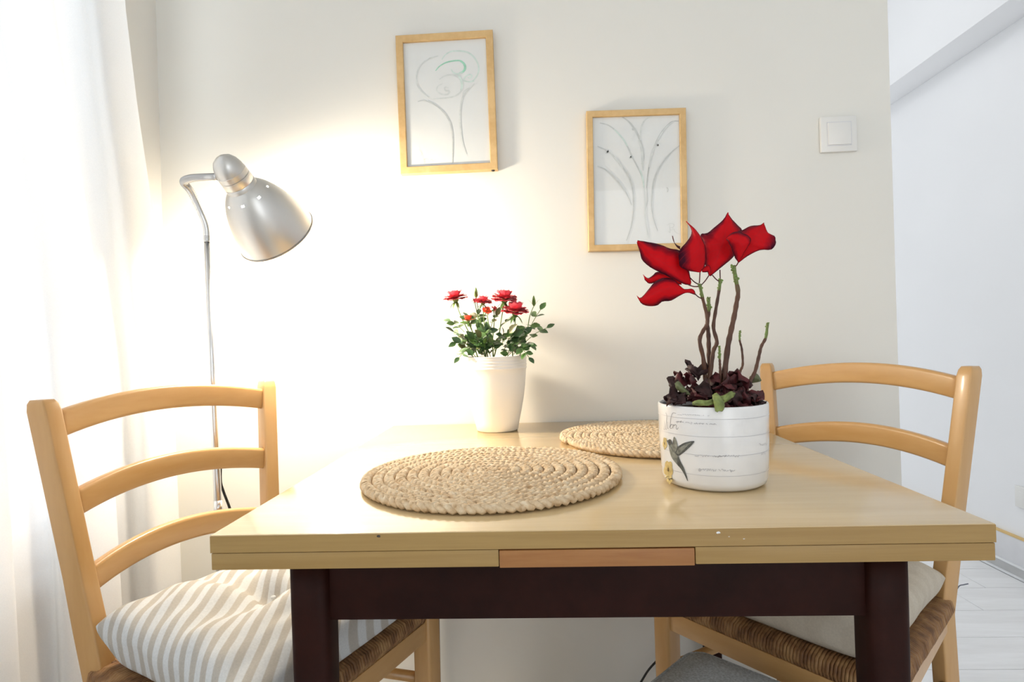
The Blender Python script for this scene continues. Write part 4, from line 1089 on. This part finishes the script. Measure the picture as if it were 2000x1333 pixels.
    tl('green_leaf', [(720, 1225), (690, 1215), (650, 1240), (620, 1245), (590, 1240)], [(715, 1240), (690, 1235), (655, 1262), (620, 1275), (590, 1260)], [(712, 1250), (690, 1262), (660, 1285), (620, 1295), (590, 1285)], 'curled_green', yf+0.006, (0.006, 0.0, -0.004, -0.005, 0.0), (0.008, 0.004, 0.0, 0.0, 0.002), (0.006, 0.002, 0.0, 0.0, 0.002), 0.004)
    tl('green_leaf', [(440, 1285), (480, 1272), (530, 1275), (570, 1265)], [(440, 1295), (485, 1290), (530, 1292), (575, 1280)], [(445, 1305), (490, 1308), (540, 1308), (580, 1298)], 'curled_green', yf+0.006, (0.004, -0.002, -0.003, -0.002), (0.006, 0.002, 0.0, 0.0), (0.006, 0.002, 0.0, 0.0), 0.003)
    tl('green_leaf', [(890, 1143), (865, 1105), (840, 1100), (815, 1120)], [(888, 1147), (860, 1128), (835, 1125), (806, 1150)], [(885, 1150), (855, 1156), (830, 1160), (804, 1162)], 'grey_green', cy, (0.0, -0.004, -0.004, 0.0), (0.0, 0.002, 0.002, 0.0), (0.0, 0.002, 0.002, 0.0))
    tl('green_leaf', [(325, 1165), (350, 1150), (380, 1180), (420, 1225)], [(330, 1178), (355, 1180), (390, 1210), (425, 1232)], [(330, 1190), (350, 1210), (385, 1232), (428, 1240)], 'grey_green', cy-0.035, (0.0, -0.004, -0.004, 0.0), (0.0, 0.002, 0.002, 0.0), (0.0, 0.002, 0.002, 0.0))
    # stems
    def st(pts, r, dys, gtip=0.14):
        n = 40; P2 = catmull([(x, y, 0) for x, y in pts], n); D = catmull([(d, 0, 0) for d in dys], n)
        P3 = [W(p.x, p.y, D[i].x) for i, p in enumerate(P2)]
        rd = [(r*(1-0.35*i/(n-1)))*(1+0.10*math.sin(i*1.7)) for i in range(n)]
        o = mobj('stem', tube(P3, rd, 9), 'woody_stem', root)
        g0 = int(n*(1-gtip)); parts = [tube(P3[g0-1:], [q*1.03 for q in rd[g0-1:]], 8)]
        q = random.Random(int(pts[0][0]))
        for i in range(g0, n):                                  # knobbly green bud scars up the tip
            for _ in range(2):
                c = P3[i]+Vector((q.uniform(-1, 1), q.uniform(-1, 1), 0)).normalized()*rd[i]*1.1; s = rd[i]*q.uniform(0.35, 0.75)
                V, F = lathe([(0.001*s, -s), (0.8*s, -0.5*s), (s, 0.1*s), (0.6*s, 0.8*s), (0.001*s, s)], 7, c); parts.append((V, F))
        mobj('growing_tip', join(*parts), 'bud_green', o)
        return P3
    st([(540, 1190), (525, 1130), (512, 1000), (488, 885), (512, 820), (538, 770), (528, 690), (505, 600), (488, 515)], 0.0032, (0.0, 0.0, -0.004, -0.006, 0.0, 0.0, 0.0, -0.003, -0.004), 0.12)
    st([(548, 1190), (552, 1100), (548, 960), (545, 850), (538, 770), (548, 690), (545, 605)], 0.0035, (0.008, 0.008, 0.008, 0.007, 0.006, 0.006, 0.006), 0.16)
    st([(545, 1190), (565, 1040), (578, 950), (600, 895), (578, 800), (592, 690), (612, 570), (625, 485)], 0.0031, (-0.004, -0.004, -0.004, -0.002, 0.004, 0.006, 0.008, 0.008), 0.12)
    st([(640, 1190), (652, 1080), (672, 920), (690, 830), (712, 730), (728, 640), (738, 570), (722, 480), (708, 395)], 0.0041, (-0.006, -0.006, -0.006, -0.004, -0.002, 0.0, 0.0, 0.0, 0.0), 0.16)
    st([(622, 1180), (622, 1080), (618, 1000), (615, 920)], 0.0020, (-0.012, -0.012, -0.012, -0.012), 0.35)
    st([(735, 1160), (750, 1090), (768, 1040), (762, 940), (748, 880), (750, 820)], 0.0019, (0.0, 0.0, 0.004, 0.006, 0.006, 0.006), 0.18)
    st([(785, 1260), (800, 1180), (845, 1095), (870, 1000), (888, 925), (918, 865), (930, 770)], 0.0028, (-0.01, -0.01, -0.006, 0.0, 0.0, 0.0, 0.0), 0.16)
    def petiole(a, b_, d0, d1):
        mobj('petiole', tube(catmull([W(*a, d0), W((a[0]+b_[0])/2, (a[1]+b_[1])/2+5, (d0+d1)/2), W(*b_, d1)], 8), 0.0008, 6), 'dried_red', root)
    for a, b_, d0, d1 in (((455, 578), (502, 612), -0.012, -0.003), ((490, 436), (486, 512), -0.006, -0.004), ((552, 455), (500, 522), 0.010, -0.003), ((425, 475), (478, 518), 0.006, -0.004), ((415, 522), (480, 533), 0.0, -0.004),
                          ((570, 458), (618, 502), 0.010, 0.008), ((620, 425), (622, 485), 0.012, 0.008), ((742, 370), (718, 405), -0.006, 0.0)):
        petiole(a, b_, d0, d1)
    # bracts, traced; deepest first
    Yb = cy
    tl('bract', [(672, 50), (640, 100), (580, 152), (540, 184), (494, 195), (505, 260), (520, 360), (545, 455)], [(672, 52), (668, 120), (655, 180), (640, 240), (620, 300), (600, 360), (575, 415), (550, 462)], [(674, 54), (700, 95), (755, 155), (768, 190), (745, 260), (715, 330), (650, 390), (558, 465)], 'bract_red', Yb+0.012, (0.004, 0.0, -0.004, -0.006, -0.004, -0.002, 0.0, 0.0), (0.004, 0.004, 0.008, 0.012, 0.014, 0.012, 0.006, 0.0), (0.004, 0.006, 0.012, 0.014, 0.012, 0.008, 0.004, 0.0), 0.004, 1.0, n=22)
    tl('bract', [(85, 232), (150, 244), (230, 260), (300, 288), (352, 296), (395, 330), (415, 420), (432, 500)], [(82, 240), (130, 290), (180, 335), (240, 375), (300, 412), (350, 445), (395, 480), (430, 515)], [(80, 248), (100, 315), (120, 370), (190, 420), (260, 455), (330, 490), (380, 515), (428, 525)], 'bract_red', Yb+0.004, (-0.030, -0.024, -0.018, -0.013, -0.008, -0.004, 0.0, 0.002), (-0.026, -0.018, -0.008, 0.0, 0.006, 0.010, 0.008, 0.004), (-0.026, -0.020, -0.014, -0.010, -0.006, -0.002, 0.0, 0.002), 0.004, 2.0, n=22)
    tl('bract', [(120, 455), (150, 480), (182, 462), (215, 438), (290, 468), (360, 500)], [(124, 462), (155, 492), (200, 478), (250, 476), (310, 490), (370, 510)], [(130, 490), (160, 515), (205, 505), (250, 510), (310, 515), (372, 520)], 'bract_red', Yb+0.008, (-0.012, -0.010, -0.006, -0.004, 0.0, 0.0), (-0.010, -0.004, 0.0, 0.002, 0.004, 0.002), (-0.010, -0.006, -0.002, 0.0, 0.002, 0.002), 0.003, 3.0)
    tl('bract', [(80, 592), (105, 608), (150, 560), (195, 505), (250, 478), (310, 482), (350, 518), (385, 550), (440, 548), (458, 572)], [(82, 598), (110, 618), (165, 590), (220, 562), (270, 548), (320, 548), (360, 560), (395, 563), (435, 563), (460, 580)], [(86, 606), (112, 645), (160, 660), (212, 655), (245, 630), (300, 625), (350, 596), (392, 576), (430, 576), (458, 588)], 'bract_red', Yb-0.010, (-0.020, -0.018, -0.016, -0.014, -0.012, -0.008, -0.004, 0.0, 0.0, 0.0), (-0.018, -0.014, -0.006, 0.002, 0.006, 0.006, 0.004, 0.002, 0.001, 0.0), (-0.018, -0.012, -0.006, -0.002, 0.0, 0.0, 0.002, 0.002, 0.001, 0.0), 0.003, 4.0, n=24)
    tl('bract', [(400, 108), (432, 155), (432, 200), (400, 248), (362, 290), (352, 340), (360, 400), (410, 428), (478, 440)], [(400, 110), (445, 160), (470, 205), (486, 250), (494, 300), (496, 345), (496, 385), (492, 415), (488, 442)], [(404, 112), (458, 158), (495, 210), (520, 260), (530, 310), (530, 350), (522, 395), (508, 420), (492, 442)], 'bract_red', Yb-0.006, (0.006, -0.004, -0.010, -0.012, -0.012, -0.010, -0.006, -0.003, 0.0), (0.006, 0.002, 0.002, 0.0, -0.004, -0.004, -0.004, -0.002, 0.0), (0.006, 0.002, 0.004, 0.008, 0.010, 0.010, 0.006, 0.002, 0.0), 0.003, 5.0, n=24)
    tl('bract', [(905, 118), (880, 134), (820, 140), (770, 165), (725, 185), (720, 250), (730, 310), (738, 372)], [(904, 120), (900, 150), (870, 185), (840, 220), (815, 250), (795, 290), (770, 330), (742, 374)], [(907, 122), (932, 188), (972, 205), (985, 245), (955, 292), (880, 295), (800, 335), (745, 376)], 'bract_red', Yb-0.004, (0.010, 0.008, 0.002, -0.004, -0.006, -0.006, -0.004, 0.0), (0.012, 0.014, 0.014, 0.010, 0.004, 0.0, 0.0, 0.0), (0.010, 0.000, -0.010, -0.016, -0.016, -0.010, -0.006, 0.0), 0.003, 6.0, n=22)
    tl('bract', [(662, 218), (700, 184), (745, 178), (800, 200), (822, 232), (790, 290), (762, 340), (742, 374)], [(664, 220), (690, 215), (725, 230), (755, 250), (768, 275), (765, 305), (755, 340), (740, 374)], [(662, 222), (672, 240), (685, 262), (695, 285), (703, 308), (712, 332), (724, 355), (737, 374)], 'bract_red', Yb-0.014, (0.0, -0.006, -0.010, -0.010, -0.008, -0.004, 0.0, 0.004), (0.002, 0.0, -0.002, -0.004, -0.004, 0.0, 0.002, 0.004), (0.002, 0.0, -0.002, -0.002, 0.0, 0.002, 0.004, 0.004), 0.003, 7.0, n=20)
    tl('bract', [(500, 425), (525, 400), (548, 395), (560, 425), (556, 455)], [(502, 432), (525, 418), (545, 415), (552, 435), (552, 458)], [(505, 440), (525, 440), (540, 440), (546, 450), (548, 460)], 'bract_red', Yb+0.004, (0.0, 0.0, 0.0, 0.0, 0.0), (0.002, 0.003, 0.003, 0.002, 0.0), (0.002, 0.002, 0.002, 0.001, 0.0), 0.001, 8.0)
    tl('bract', [(309, 203), (318, 238), (338, 262), (360, 272)], [(311, 204), (322, 245), (340, 270), (360, 282)], [(313, 205), (325, 250), (342, 278), (362, 292)], 'dried_red', Yb-0.002, (0.0, 0.0, 0.0, 0.004), (0.001, 0.002, 0.002, 0.004), (0.001, 0.002, 0.002, 0.004), 0.0005, 9.0)
poinsettia()

# ================================================================== ADDED CEILING LAMP to brighten the hall (unseen, round the corner of the wall)
def hall_fill_lamp():
    root = empty('added_ceiling_lamp', (0.60, 2.30, ZC)); tag(root, 'added round flush ceiling lamp that brightens the hall, out of sight behind the wall corner', 'lamp')
    mobj('rim', lathe([(0.0005, 0.0), (0.150, 0.0), (0.152, -0.02), (0.140, -0.024)], 40), 'frame_white', root)
    mobj('diffuser', lathe([(0.140, -0.022), (0.132, -0.045), (0.10, -0.062), (0.05, -0.072), (0.0005, -0.074)], 40), 'fill_lamp_diffuser', root)
    l = bpy.data.lights.new('hall_fill_light', 'POINT'); l.energy = 6.5; l.color = (0.95, 0.97, 1.0); l.shadow_soft_size = 0.12
    lo = bpy.data.objects.new('hall_fill_light', l); C.objects.link(lo); lo.parent = root; lo.location = (0, 0, -0.215)
hall_fill_lamp()
